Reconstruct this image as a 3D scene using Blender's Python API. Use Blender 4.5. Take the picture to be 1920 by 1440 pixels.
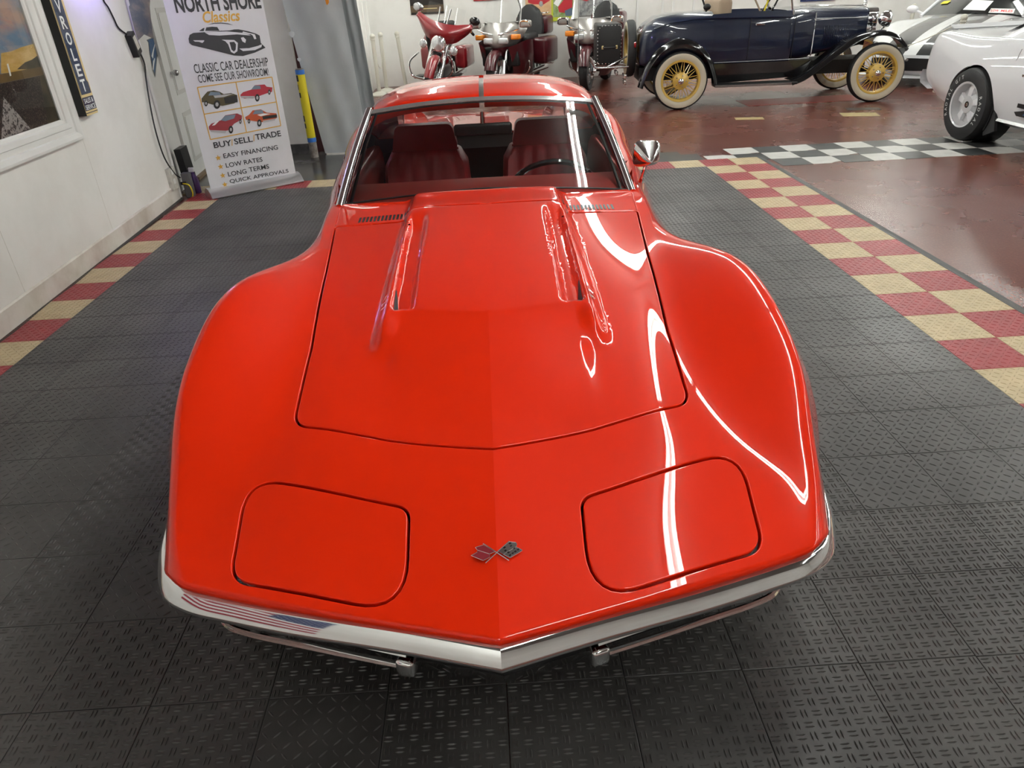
import bpy, bmesh, math, random
import numpy as np
from mathutils import Vector, Matrix
from mathutils.geometry import delaunay_2d_cdt
random.seed(7)
for o in list(bpy.data.objects): bpy.data.objects.remove(o)
scene = bpy.context.scene
COL = scene.collection
PI = math.pi
def rad(a): return a * PI / 180

# ------------------------------------------------------------ camera, light, exposure
T = 0.2865                                     # side of one floor tile
CAM_F, CAM_YAW, CAM_PITCH, CAM_ROLL, CAM_H = 1313.54, 0.0214, 0.5131, -0.05, 5.341 * T
def cam_axes():
    cy, sy, cp, sp = math.cos(CAM_YAW), math.sin(CAM_YAW), math.cos(CAM_PITCH), math.sin(CAM_PITCH)
    fw = Vector((sy * cp, cy * cp, -sp)); r = Vector((cy, -sy, 0)); u = r.cross(fw)
    cr, sr = math.cos(CAM_ROLL), math.sin(CAM_ROLL)
    return cr * r + sr * u, -sr * r + cr * u, fw
_r, _u, _f = cam_axes()
cam_data = bpy.data.cameras.new('camera'); cam = bpy.data.objects.new('camera', cam_data); COL.objects.link(cam)
cam_data.sensor_fit = 'HORIZONTAL'; cam_data.sensor_width = 36; cam_data.lens = CAM_F / 1920 * 36
cam_data.clip_start = 0.05; cam_data.clip_end = 200
M = Matrix(((_r.x, _u.x, -_f.x), (_r.y, _u.y, -_f.y), (_r.z, _u.z, -_f.z)))
cam.matrix_world = Matrix.Translation((0, 0, CAM_H)) @ M.to_4x4()
scene.camera = cam
scene.view_settings.view_transform = 'Standard'; scene.view_settings.look = 'None'
scene.view_settings.gamma = 1; scene.view_settings.use_curve_mapping = False
scene.view_settings.exposure = 0.28
world = bpy.data.worlds.new('world'); scene.world = world; world.use_nodes = True
world.node_tree.nodes['Background'].inputs[0].default_value = (0.9, 0.95, 1, 1)
world.node_tree.nodes['Background'].inputs[1].default_value = 0.3
TUBE_POWER = 40.0

# ------------------------------------------------------------ materials
MATS = {}
def mat(name, col, rough=0.5, metal=0.0, coat=0.0, spec=0.5, noise=0.0, nscale=8.0, col2=None, bump=0.0, bscale=60.0, alpha=1.0, emit=None, estr=0.0, sheen=0.0, coat_rough=0.03, stretch=(1, 1, 1), lo=0.4, hi=0.65, rvar=0.0, world=False):
    m = bpy.data.materials.new(name); m.use_nodes = True
    nt = m.node_tree; b = nt.nodes['Principled BSDF']
    b.inputs['Base Color'].default_value = (*col, 1); b.inputs['Roughness'].default_value = rough
    b.inputs['Metallic'].default_value = metal; b.inputs['Coat Weight'].default_value = coat
    b.inputs['Coat Roughness'].default_value = coat_rough; b.inputs['Specular IOR Level'].default_value = spec
    if sheen: b.inputs['Sheen Weight'].default_value = sheen
    if alpha < 1: b.inputs['Alpha'].default_value = alpha
    if emit: b.inputs['Emission Color'].default_value = (*emit, 1); b.inputs['Emission Strength'].default_value = estr
    tc = None
    if noise or bump or rvar:
        tc = nt.nodes.new('ShaderNodeNewGeometry' if world else 'ShaderNodeTexCoord'); mp = nt.nodes.new('ShaderNodeMapping'); nt.links.new(tc.outputs['Position' if world else 'Object'], mp.inputs[0]); mp.inputs['Scale'].default_value = stretch
    if noise:
        n = nt.nodes.new('ShaderNodeTexNoise'); n.inputs['Scale'].default_value = nscale; n.inputs['Detail'].default_value = 6; n.inputs['Roughness'].default_value = 0.6
        nt.links.new(mp.outputs[0], n.inputs['Vector'])
        cr = nt.nodes.new('ShaderNodeValToRGB'); c2 = col2 or tuple(c * 0.6 for c in col)
        cr.color_ramp.elements[0].position = lo; cr.color_ramp.elements[1].position = hi
        cr.color_ramp.elements[0].color = (*col, 1); cr.color_ramp.elements[1].color = (*[a * (1 - noise) + b_ * noise for a, b_ in zip(col, c2)], 1)
        nt.links.new(n.outputs[0], cr.inputs[0]); nt.links.new(cr.outputs[0], b.inputs['Base Color'])
    if rvar:
        n3 = nt.nodes.new('ShaderNodeTexNoise'); n3.inputs['Scale'].default_value = nscale * 0.7; n3.inputs['Detail'].default_value = 5; nt.links.new(mp.outputs[0], n3.inputs['Vector'])
        mr = nt.nodes.new('ShaderNodeMapRange'); mr.inputs[1].default_value = 0.3; mr.inputs[2].default_value = 0.7; mr.inputs[3].default_value = rough - rvar; mr.inputs[4].default_value = rough + rvar
        nt.links.new(n3.outputs[0], mr.inputs[0]); nt.links.new(mr.outputs[0], b.inputs['Roughness'])
    if bump:
        n2 = nt.nodes.new('ShaderNodeTexNoise'); n2.inputs['Scale'].default_value = bscale; n2.inputs['Detail'].default_value = 4
        nt.links.new(mp.outputs[0], n2.inputs['Vector'])
        bp = nt.nodes.new('ShaderNodeBump'); bp.inputs['Strength'].default_value = bump; bp.inputs['Distance'].default_value = 0.01
        nt.links.new(n2.outputs[0], bp.inputs['Height']); nt.links.new(bp.outputs[0], b.inputs['Normal'])
    MATS[name] = m
    return m
def srgb(r, g, b):
    def f(c):
        c /= 255
        return c / 12.92 if c <= 0.04045 else ((c + 0.055) / 1.055) ** 2.4
    return (f(r), f(g), f(b))

def glass_mat(name, tint, refl=0.08, rough=0.0):
    m = bpy.data.materials.new(name); m.use_nodes = True; nt = m.node_tree
    for n in list(nt.nodes):
        if n.type != 'OUTPUT_MATERIAL': nt.nodes.remove(n)
    out = nt.nodes['Material Output']
    tr = nt.nodes.new('ShaderNodeBsdfTransparent'); tr.inputs[0].default_value = (*tint, 1)
    gl = nt.nodes.new('ShaderNodeBsdfGlossy'); gl.inputs['Roughness'].default_value = rough
    fr = nt.nodes.new('ShaderNodeFresnel'); fr.inputs[0].default_value = 1.45
    mx = nt.nodes.new('ShaderNodeMixShader')
    nt.links.new(fr.outputs[0], mx.inputs[0]); nt.links.new(tr.outputs[0], mx.inputs[1]); nt.links.new(gl.outputs[0], mx.inputs[2]); nt.links.new(mx.outputs[0], out.inputs[0])
    MATS[name] = m
    return m

mat('red_paint', (0.68, 0.019, 0.001), rough=0.45, coat=1.0, coat_rough=0.012, spec=0.06); MATS['red_paint'].node_tree.nodes['Principled BSDF'].inputs['Coat IOR'].default_value = 1.4
mat('chrome', (0.86, 0.87, 0.88), rough=0.05, metal=1.0)
mat('bright_trim', (.70, .70, .71), rough=.18, metal=.8)
mat('chrome_dull', (0.55, 0.55, 0.56), rough=0.22, metal=1.0)
mat('black_trim', (0.008, 0.008, 0.009), rough=0.45)
mat('black_gloss', (0.006, 0.006, 0.007), rough=0.12, coat=0.6)
mat('rubber', (0.016, 0.016, 0.017), rough=0.65, bump=0.15, bscale=200)
mat('maroon_leather', (0.36, 0.020, 0.026), rough=0.42, bump=0.15, bscale=140, noise=0.5, nscale=12)
mat('maroon_plastic', (0.32, 0.030, 0.024), rough=0.5, bump=0.1, bscale=220)
mat('dark_interior', (0.02, 0.008, 0.008), rough=0.8)
glass_mat('windscreen_glass', (0.90, 0.94, 0.93))
glass_mat('clear_glass', (0.96, 0.97, 0.97))
mat('mirror_glass', (0.9, 0.9, 0.92), rough=0.01, metal=1.0)

# ------------------------------------------------------------ mesh helpers
def V(*a): return np.array(a, float)
def unit(v):
    v = np.asarray(v, float); n = np.linalg.norm(v); return v / n if n > 1e-12 else v
class MB:
    """collects vertices and faces of one part"""
    def __init__(s): s.v = []; s.f = []
    def add(s, verts, faces):
        o = len(s.v); s.v += [tuple(map(float, p)) for p in verts]; s.f += [tuple(i + o for i in f) for f in faces]; return s
    def box(s, lo, hi, R=None, c=None):
        (a, b, d), (e, f, g) = lo, hi
        p = [(a, b, d), (e, b, d), (e, f, d), (a, f, d), (a, b, g), (e, b, g), (e, f, g), (a, f, g)]
        if R is not None: p = [np.array(R) @ np.array(q) + (0 if c is None else np.array(c)) for q in p]
        return s.add(p, [(3, 2, 1, 0), (4, 5, 6, 7), (0, 1, 5, 4), (1, 2, 6, 5), (2, 3, 7, 6), (3, 0, 4, 7)])
    def bbox(s, lo, hi, r=0.01, n=3, T=None):
        """rounded box: bevelled in bmesh"""
        bm = bmesh.new(); bmesh.ops.create_cube(bm, size=1)
        lo = V(*lo); hi = V(*hi)
        for v in bm.verts: v.co = Vector(tuple((lo + hi) / 2 + np.array(v.co) * (hi - lo)))
        r = min(r, 0.49 * float(min(hi - lo)))
        bmesh.ops.bevel(bm, geom=list(bm.edges), offset=r, segments=n, profile=0.5, affect='EDGES')
        bm.verts.index_update()
        P = [v.co.copy() for v in bm.verts]
        if T is not None: P = [T @ p for p in P]
        s.add(P, [tuple(v.index for v in f.verts) for f in bm.faces]); bm.free(); return s
    def tube(s, path, r, n=8, closed=False, cap=True, sq=1.0):
        path = [V(*p) for p in path]; m = len(path)
        rs = r if hasattr(r, '__len__') else [r] * m
        t = []
        for i in range(m):
            a = path[(i - 1) % m] if (closed or i > 0) else path[i]; b = path[(i + 1) % m] if (closed or i < m - 1) else path[i]
            t.append(unit(b - a))
        up = V(0, 0, 1) if abs(t[0][2]) < 0.9 else V(1, 0, 0)
        x = unit(np.cross(t[0], up)); vs = []
        for i in range(m):
            x = unit(x - t[i] * (x @ t[i])); y = np.cross(t[i], x)
            for k in range(n):
                a = 2 * PI * k / n; vs.append(path[i] + (x * math.cos(a) + y * math.sin(a) * sq) * rs[i])
        fs = []
        for i in range(m if closed else m - 1):
            j = (i + 1) % m
            for k in range(n): fs.append((i * n + k, i * n + (k + 1) % n, j * n + (k + 1) % n, j * n + k))
        if cap and not closed: fs += [tuple(range(n))[::-1], tuple((m - 1) * n + k for k in range(n))]
        return s.add(vs, fs)
    def lathe(s, prof, c=(0, 0, 0), axis=(0, 0, 1), n=24, arc=2 * PI, start=0.0, closed=False):
        """prof: (radius, height) pairs along axis"""
        ax = unit(axis); up = V(0, 0, 1) if abs(ax[2]) < 0.9 else V(1, 0, 0)
        x = unit(np.cross(up, ax)); y = np.cross(ax, x); c = V(*c); vs = []
        full = abs(arc - 2 * PI) < 1e-6; k = n if full else n + 1; m = len(prof)
        for i in range(k):
            a = start + arc * i / n
            for (r, h) in prof: vs.append(c + ax * h + (x * math.cos(a) + y * math.sin(a)) * r)
        fs = []
        for i in range(n):
            j = (i + 1) % k
            for q in range(m if closed else m - 1):
                q2 = (q + 1) % m; fs.append((i * m + q, j * m + q, j * m + q2, i * m + q2))
        return s.add(vs, fs)
    def ell(s, c, r, n=14, m=9, R=None):
        c = V(*c); r = V(*r) if hasattr(r, '__len__') else V(r, r, r); vs = []
        for i in range(m + 1):
            a = -PI / 2 + PI * i / m
            for k in range(n):
                b = 2 * PI * k / n; p = V(math.cos(a) * math.cos(b), math.cos(a) * math.sin(b), math.sin(a)) * r
                vs.append(c + (np.array(R) @ p if R is not None else p))
        fs = [(i * n + k, i * n + (k + 1) % n, (i + 1) * n + (k + 1) % n, (i + 1) * n + k) for i in range(m) for k in range(n)]
        return s.add(vs, fs)
    def prism(s, poly, d, o=(0, 0, 0), ex=(1, 0, 0), ey=(0, 1, 0)):
        """polygon (2d) spanned on ex,ey from o, extruded by vector d"""
        o = V(*o); ex = V(*ex); ey = V(*ey); d = V(*d); n = len(poly)
        P = [o + ex * a + ey * b for a, b in poly]
        return s.add(P + [p + d for p in P], [tuple(range(n))[::-1], tuple(range(n, 2 * n))] + [(i, (i + 1) % n, n + (i + 1) % n, n + i) for i in range(n)])
    def grid(s, P, closeu=False, closev=False):
        P = np.asarray(P, float); a, b = P.shape[:2]
        fs = [(i * b + j, ((i + 1) % a) * b + j, ((i + 1) % a) * b + (j + 1) % b, i * b + (j + 1) % b) for i in range(a if closeu else a - 1) for j in range(b if closev else b - 1)]
        return s.add(P.reshape(-1, 3), fs)
    def xform(s, R=None, c=(0, 0, 0), i0=0):
        for i in range(i0, len(s.v)):
            p = V(*s.v[i])
            if R is not None: p = np.array(R) @ p
            s.v[i] = tuple(p + V(*c))
        return s
    def build(s, name, m, parent=None, smooth=True, ang=40, merge=False):
        me = bpy.data.meshes.new(name); me.from_pydata(s.v, [], s.f)
        bm = bmesh.new(); bm.from_mesh(me)
        if merge: bmesh.ops.remove_doubles(bm, verts=bm.verts, dist=1e-5)
        bmesh.ops.recalc_face_normals(bm, faces=bm.faces)
        bm.to_mesh(me); bm.free(); me.update()
        if smooth:
            me.polygons.foreach_set('use_smooth', [True] * len(me.polygons))
            me.set_sharp_from_angle(angle=rad(ang))
        return link(name, me, m, parent)
def link(name, me, m, parent=None):
    o = bpy.data.objects.new(name, me); COL.objects.link(o)
    if m is not None and not me.materials: me.materials.append(MATS[m] if isinstance(m, str) else m)
    if parent is not None: o.parent = parent
    return o
def tag(o, label=None, cat=None, group=None, kind=None):
    if label: o['label'] = label
    if cat: o['category'] = cat
    if group: o['group'] = group
    if kind: o['kind'] = kind
    return o
def thing(name, label, cat, loc=(0, 0, 0), rz=0.0, group=None):
    e = bpy.data.objects.new(name, None); COL.objects.link(e); e.empty_display_size = 0.1
    e.location = loc; e.rotation_euler = (0, 0, rz)
    return tag(e, label, cat, group)
def inst(src, name=None, parent=None, loc=None, rot=None, scale=None):
    o = src.copy(); COL.objects.link(o)
    if parent is not None: o.parent = parent
    if loc is not None: o.location = loc
    if rot is not None: o.rotation_euler = rot
    if scale is not None: o.scale = scale
    return o
def rotm(axis, a): return np.array(Matrix.Rotation(a, 3, axis))
def cr_pts(pts, n=8, closed=False):
    """Catmull-Rom through points"""
    P = [V(*p) for p in pts]; m = len(P); out = []
    for i in range(m if closed else m - 1):
        p0 = P[(i - 1) % m] if (closed or i > 0) else 2 * P[0] - P[1]
        p1 = P[i]; p2 = P[(i + 1) % m]; p3 = P[(i + 2) % m] if (closed or i + 2 < m) else 2 * P[m - 1] - P[m - 2]
        for k in range(n):
            t = k / n; out.append(0.5 * ((2 * p1) + (p2 - p0) * t + (2 * p0 - 5 * p1 + 4 * p2 - p3) * t * t + (3 * p1 - p0 - 3 * p2 + p3) * t ** 3))
    if not closed: out.append(P[-1])
    return out
def rpoly(pts, r, n=5):
    """2d polygon with rounded corners; r one radius or a list"""
    P = [V(*p) for p in pts]; m = len(P); out = []
    for i in range(m):
        rr = r[i] if hasattr(r, '__len__') else r
        if rr <= 0: out.append(tuple(P[i])); continue
        a = unit(P[i - 1] - P[i]); b = unit(P[(i + 1) % m] - P[i])
        ang = math.acos(max(-1, min(1, float(a @ b)))); d = rr / math.tan(ang / 2)
        d = min(d, 0.48 * np.linalg.norm(P[i - 1] - P[i]), 0.48 * np.linalg.norm(P[(i + 1) % m] - P[i]))
        A = P[i] + a * d; B = P[i] + b * d
        for k in range(n + 1):
            t = k / n; out.append(tuple((1 - t) ** 2 * A + 2 * t * (1 - t) * P[i] + t * t * B))
    return out
def pip(x, y, poly):
    """vectorised point in polygon"""
    x = np.asarray(x); y = np.asarray(y); c = np.zeros(x.shape, bool); n = len(poly)
    for i in range(n):
        x1, y1 = poly[i]; x2, y2 = poly[(i + 1) % n]
        if y1 == y2: continue
        m = ((y1 > y) != (y2 > y)) & (x < (x2 - x1) * (y - y1) / (y2 - y1) + x1); c ^= m
    return c
FONT = bpy.data.fonts.load('<builtin>') if not bpy.data.fonts else bpy.data.fonts[0]
def text_mesh(txt, size=1.0, bold=0.0, space=1.0, depth=0.0, shear=0.0, align='CENTER'):
    c = bpy.data.curves.new('t', 'FONT'); c.body = txt; c.size = size; c.align_x = align; c.align_y = 'CENTER'
    c.offset = bold; c.space_character = space; c.extrude = depth; c.shear = shear; c.resolution_u = 3
    o = bpy.data.objects.new('t', c); COL.objects.link(o)
    dg = bpy.context.evaluated_depsgraph_get(); me = bpy.data.meshes.new_from_object(o.evaluated_get(dg))
    v = np.array([tuple(p.co) for p in me.vertices]).reshape(-1, 3); f = [tuple(p.vertices) for p in me.polygons]
    bpy.data.objects.remove(o); bpy.data.curves.remove(c); bpy.data.meshes.remove(me)
    return v, f
def text_obj(name, txt, m, parent, o, ex, ey, width=None, height=None, bold=0.0, space=1.0, shear=0.0, lift=0.0):
    """flat lettering centred on o, reading along ex with up ey, fitted to width x height"""
    v, f = text_mesh(txt, 1.0, bold, space, 0.0, shear)
    if len(v) == 0: return None
    lo, hi = v.min(0), v.max(0); c = (lo + hi) / 2
    sx = (width / (hi[0] - lo[0])) if width else None; sy = (height / (hi[1] - lo[1])) if height else None
    sx = sx or sy; sy = sy or sx
    ex = unit(ex); ey = unit(ey); nz = np.cross(ex, ey)
    P = [V(*o) + ex * (p[0] - c[0]) * sx + ey * (p[1] - c[1]) * sy + nz * lift for p in v]
    b = MB(); b.add(P, f)
    me = bpy.data.meshes.new(name); me.from_pydata(b.v, [], b.f); me.update()
    return link(name, me, m, parent)
# ============================================================ the red sports car
def spline_basis(n):
    """matrix of second derivatives of the natural cubic spline on knots 0..n-1"""
    A = np.eye(n); B = np.zeros((n, n))
    for i in range(1, n - 1):
        A[i, i - 1] = 1 / 6; A[i, i] = 4 / 6; A[i, i + 1] = 1 / 6; B[i, i - 1] = 1; B[i, i] = -2; B[i, i + 1] = 1
    A[0, :] = 0; A[0, 0] = 1; A[-1, :] = 0; A[-1, -1] = 1
    return np.linalg.solve(A, B)
class Surf:
    def __init__(s, ctrl, post=None):
        s.c = np.asarray(ctrl, float); s.ni, s.nk = s.c.shape[:2]; s.Du = spline_basis(s.ni); s.Dv = spline_basis(s.nk); s.post = post
    def w(s, t, n, D):
        t = np.asarray(t, float); i = np.clip(np.floor(t).astype(int), 0, n - 2); b = t - i; a = 1 - b
        W = np.zeros((len(t), n)); r = np.arange(len(t)); W[r, i] += a; W[r, i + 1] += b
        W += ((a ** 3 - a) / 6)[:, None] * D[i] + ((b ** 3 - b) / 6)[:, None] * D[i + 1]
        return W
    def base(s, u, v): return np.einsum('pi,ikc,pk->pc', s.w(u, s.ni, s.Du), s.c, s.w(v, s.nk, s.Dv), optimize=True)
    def ev(s, u, v):
        u = np.atleast_1d(np.asarray(u, float)); v = np.atleast_1d(np.asarray(v, float)); P = s.base(u, v)
        return s.post(P, u, v) if s.post else P
    def nor(s, u, v, e=2e-3):
        u = np.atleast_1d(np.asarray(u, float)); v = np.atleast_1d(np.asarray(v, float))
        du = s.ev(np.minimum(u + e, s.ni - 1), v) - s.ev(np.maximum(u - e, 0), v); dv = s.ev(u, np.minimum(v + e, s.nk - 1)) - s.ev(u, np.maximum(v - e, 0))
        n = np.cross(dv, du); return n / np.maximum(np.linalg.norm(n, axis=1), 1e-12)[:, None]
    def inv(s, a, b, ia, ib, vr=(0, 99), ur=(0, 99)):
        """u,v where coordinate ia equals a and ib equals b, searched in the ranges"""
        u0, u1 = max(0, ur[0]), min(s.ni - 1, ur[1]); v0, v1 = max(0, vr[0]), min(s.nk - 1, vr[1])
        if not hasattr(s, '_cache'): s._cache = {}
        key = (u0, u1, v0, v1)
        if key not in s._cache:
            U, W_ = np.meshgrid(np.linspace(u0, u1, 121), np.linspace(v0, v1, 81), indexing='ij'); s._cache[key] = (U.ravel(), W_.ravel(), s.base(U.ravel(), W_.ravel()))
        U, W_, P = s._cache[key]
        k = np.argmin((P[:, ia] - a) ** 2 + (P[:, ib] - b) ** 2); u, v = U[k], W_[k]
        for _ in range(8):
            e = 1e-4; uu = np.array([u, u + e, u]); vv = np.array([v, v, v + e]); Q = s.base(uu, vv)[:, [ia, ib]]
            J = np.stack([(Q[1] - Q[0]) / e, (Q[2] - Q[0]) / e], 1); r = np.array([a, b]) - Q[0]
            try: d = np.linalg.solve(J, r)
            except Exception: break
            u = min(max(u + d[0], u0), u1); v = min(max(v + d[1], v0), v1)
        return u, v
def sm(a, b, t): t = np.clip((t - a) / (b - a), 0, 1); return t * t * (3 - 2 * t)

ROWS = [
 # centre            inner hood        hood edge        fender inner      crest             shoulder          widest            lower             sill
 [(0, .00, .515), (.20, .056, .513), (.40, .108, .517), (.585, .165, .518), (.657, .194, .521), (.700, .235, .502), (.724, .280, .455), (.715, .31, .37), (.66, .33, .27)],
 [(0, .12, .556), (.20, .175, .553), (.41, .235, .560), (.608, .294, .561), (.694, .327, .580), (.727, .352, .548), (.757, .375, .475), (.752, .39, .38), (.69, .40, .24)],
 [(0, .28, .606), (.20, .325, .603), (.42, .375, .611), (.582, .414, .613), (.704, .450, .655), (.744, .466, .616), (.782, .480, .510), (.790, .49, .39), (.73, .50, .22)],
 [(0, .45, .648), (.21, .485, .646), (.405, .52, .657), (.550, .555, .662), (.715, .595, .728), (.764, .606, .684), (.824, .615, .550), (.845, .62, .41), (.80, .63, .20)],
 [(0, .72, .702), (.22, .735, .701), (.420, .755, .708), (.545, .77, .722), (.708, .79, .797), (.778, .80, .742), (.866, .80, .585), (.878, .80, .44), (.83, .80, .18)],
 [(0, 1.05, .750), (.23, 1.05, .750), (.44, 1.05, .754), (.558, 1.05, .774), (.692, 1.05, .830), (.766, 1.05, .772), (.876, 1.05, .605), (.880, 1.05, .44), (.83, 1.05, .18)],
 [(0, 1.35, .785), (.24, 1.35, .785), (.475, 1.35, .783), (.570, 1.33, .789), (.642, 1.33, .794), (.702, 1.35, .735), (.815, 1.35, .590), (.815, 1.35, .42), (.80, 1.35, .18)],
 [(0, 1.62, .812), (.25, 1.62, .811), (.55, 1.62, .802), (.590, 1.60, .795), (.622, 1.61, .772), (.676, 1.62, .702), (.775, 1.62, .560), (.77, 1.62, .40), (.77, 1.62, .18)],
 [(0, 1.83, .832), (.26, 1.84, .831), (.565, 1.89, .820), (.598, 1.89, .811), (.632, 1.89, .786), (.682, 1.89, .712), (.770, 1.89, .560), (.765, 1.89, .40), (.76, 1.89, .18)],
 [(0, 2.10, .845), (.27, 2.11, .845), (.575, 2.15, .820), (.612, 2.15, .818), (.652, 2.15, .790), (.702, 2.15, .712), (.765, 2.15, .560), (.76, 2.15, .40), (.76, 2.15, .18)],
 [(0, 2.60, .845), (.27, 2.60, .845), (.580, 2.60, .822), (.638, 2.60, .828), (.695, 2.60, .803), (.752, 2.60, .725), (.815, 2.60, .560), (.80, 2.60, .40), (.77, 2.60, .18)],
 [(0, 3.05, .835), (.27, 3.05, .835), (.560, 3.05, .828), (.645, 3.05, .855), (.705, 3.05, .842), (.775, 3.05, .760), (.845, 3.05, .575), (.84, 3.05, .41), (.79, 3.05, .18)],
 [(0, 3.50, .815), (.27, 3.50, .815), (.530, 3.50, .825), (.640, 3.50, .890), (.712, 3.50, .890), (.795, 3.50, .800), (.876, 3.50, .600), (.876, 3.50, .43), (.82, 3.50, .18)],
 [(0, 4.00, .795), (.27, 4.00, .795), (.520, 4.00, .800), (.605, 4.00, .835), (.675, 4.00, .832), (.752, 4.00, .750), (.850, 4.00, .590), (.85, 4.00, .43), (.78, 4.00, .22)],
 [(0, 4.45, .770), (.26, 4.45, .770), (.500, 4.45, .768), (.580, 4.45, .782), (.640, 4.45, .770), (.710, 4.44, .700), (.790, 4.42, .575), (.79, 4.41, .44), (.72, 4.40, .28)],
 [(0, 4.60, .740), (.25, 4.60, .740), (.48, 4.595, .738), (.555, 4.59, .738), (.610, 4.58, .720), (.675, 4.56, .660), (.745, 4.53, .560), (.745, 4.52, .45), (.68, 4.50, .31)],
]
def hood_dome(x, s):
    ax = np.abs(x); wo = .322 - .02 * (s - 1)
    lat = sm(.36, .08, ax); lat = lat + (1 - lat) * sm(.66, .90, s)
    se = .868 + .17 * ax; q = np.clip((s - .50) / (se - .50), 0, 1)
    hc = (.046 * q ** 1.2 + .005 * sm(-.003, .003, s - se)) * lat * (1 - .10 * np.minimum(ax / .24, 1) * (1 - sm(.80, .95, s)))
    hr = .047 * sm(.735, .87, s) * sm(0, .045, wo - ax)
    b = sm(.235, .278, ax)
    tr = .026 * sm(.200, .222, ax) * sm(.274, .252, ax) * sm(0, .014, s - se) * sm(1.62, 1.46, s)
    h = (1 - b) * hc + b * hr - tr
    return h * sm(1.95, 1.80, s) * (1 - .25 * sm(1.6, 1.8, s))
def body_post(P, u, v):
    P = P.copy(); top = v < 3
    P[top, 2] += hood_dome(P[top, 0], P[top, 1])
    return P
BODY = Surf(ROWS, body_post)
# ---- outlines of the panels, in parameter space (v, u)
def plan(pts, vr=(0, 4.2), ur=(0, 9.5)):
    return [BODY.inv(x, s, 0, 1, vr, ur)[::-1] for x, s in pts]
def side(pts, vr=(4.3, 8), ur=(0, 15)):
    return [BODY.inv(s, z, 1, 2, vr, ur)[::-1] for s, z in pts]
def densify(pts, d=0.03):
    out = []; m = len(pts)
    for i in range(m):
        a = V(*pts[i]); b = V(*pts[(i + 1) % m]); k = max(1, int(np.linalg.norm(b - a) / d))
        out += [tuple(a + (b - a) * j / k) for j in range(k)]
    return out
def offset(poly, d):
    """grow a closed 2d polygon by d (outlines turn counter-clockwise), leaving x=0 points on the axis"""
    P = [V(*p) for p in poly]; n = len(P); out = []
    for i in range(n):
        t = unit(P[(i + 1) % n] - P[i - 1]); q = P[i] + V(t[1], -t[0]) * d
        if abs(P[i][0]) < 1e-6:
            j = P[(i + 1) % n] if abs(P[(i + 1) % n][0]) > 1e-6 else P[i - 1]
            sgn = -1 if P[i][1] < 1.0 else 1
            q = V(0, P[i][1] + sgn * d)
        out.append(tuple(q))
    return out
GAP = 0.0085; INSET = -0.0028
hood_plan = rpoly([(0, .415), (.23, .467), (.468, .535), (.474, .82), (.508, 1.25), (.548, 1.640), (.30, 1.632), (0, 1.628)], [0, 0, .055, 0.2, .2, .01, 0, 0], 8)
hood_plan = [p for p in densify(hood_plan, .02)]
cowl_plan = densify([(0, 1.642), (.30, 1.646), (.549, 1.655), (.566, 1.860), (.30, 1.835), (0, 1.822)], .02)
lamp_plan = densify(rpoly([(.178, .066), (.535, .171), (.548, .398), (.184, .280)], [.085, .06, .06, .035], 8), .02)
def arch(sc, zc, r, tail=.17):
    return [(sc + r * math.cos(a), zc + r * math.sin(a)) for a in np.linspace(PI, 0, 41)]
LOOPS = []
def add_panel(name, poly_uv, hole_uv): LOOPS.append((name, poly_uv, hole_uv))
add_panel('hood', plan(offset(hood_plan, INSET)), plan(offset(hood_plan, GAP)))
add_panel('cowl_panel', plan(cowl_plan), plan(offset(cowl_plan, GAP * .7)))
add_panel('headlamp_door', plan(offset(lamp_plan, INSET)), plan(offset(lamp_plan, GAP)))
def arch_loop(sc, r):
    P = side(arch(sc, .345, r), (4.6, 7.9), (2, 14)); return P + [(8.2, P[-1][1]), (8.2, P[0][1])]
door_sz = densify([(1.98, .30), (3.02, .30), (3.06, .76), (1.98, .74)], .04)
door_uv = side(door_sz, (4.2, 7.9), (7, 12.5)); door_hole = side(offset(door_sz, .004), (4.2, 7.9), (7, 12.5))
add_panel('door', door_uv, door_hole)
us_w, us_d = BODY.inv(0, 1.832, 0, 1, (0, 4), (6, 10))[0], BODY.inv(.0, 3.28, 0, 1, (0, 4), (9, 14))[0]
_cab = [(-.2, us_w)] + plan([(x, 1.832 + .18 * x * x + .01 * x) for x in np.linspace(.02, .585, 24)], (0, 4.2), (6, 10)) + plan([(.60, s) for s in np.linspace(1.95, 3.2, 40)], (0, 4.2), (6.5, 14)) + plan([(.45, 3.28), (.2, 3.28)], (0, 4.2), (8, 14)) + [(-.2, us_d)]
HOLES = [arch_loop(1.0, .365), arch_loop(3.49, .365), _cab]
SV, SU = 0.105, 0.27
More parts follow.
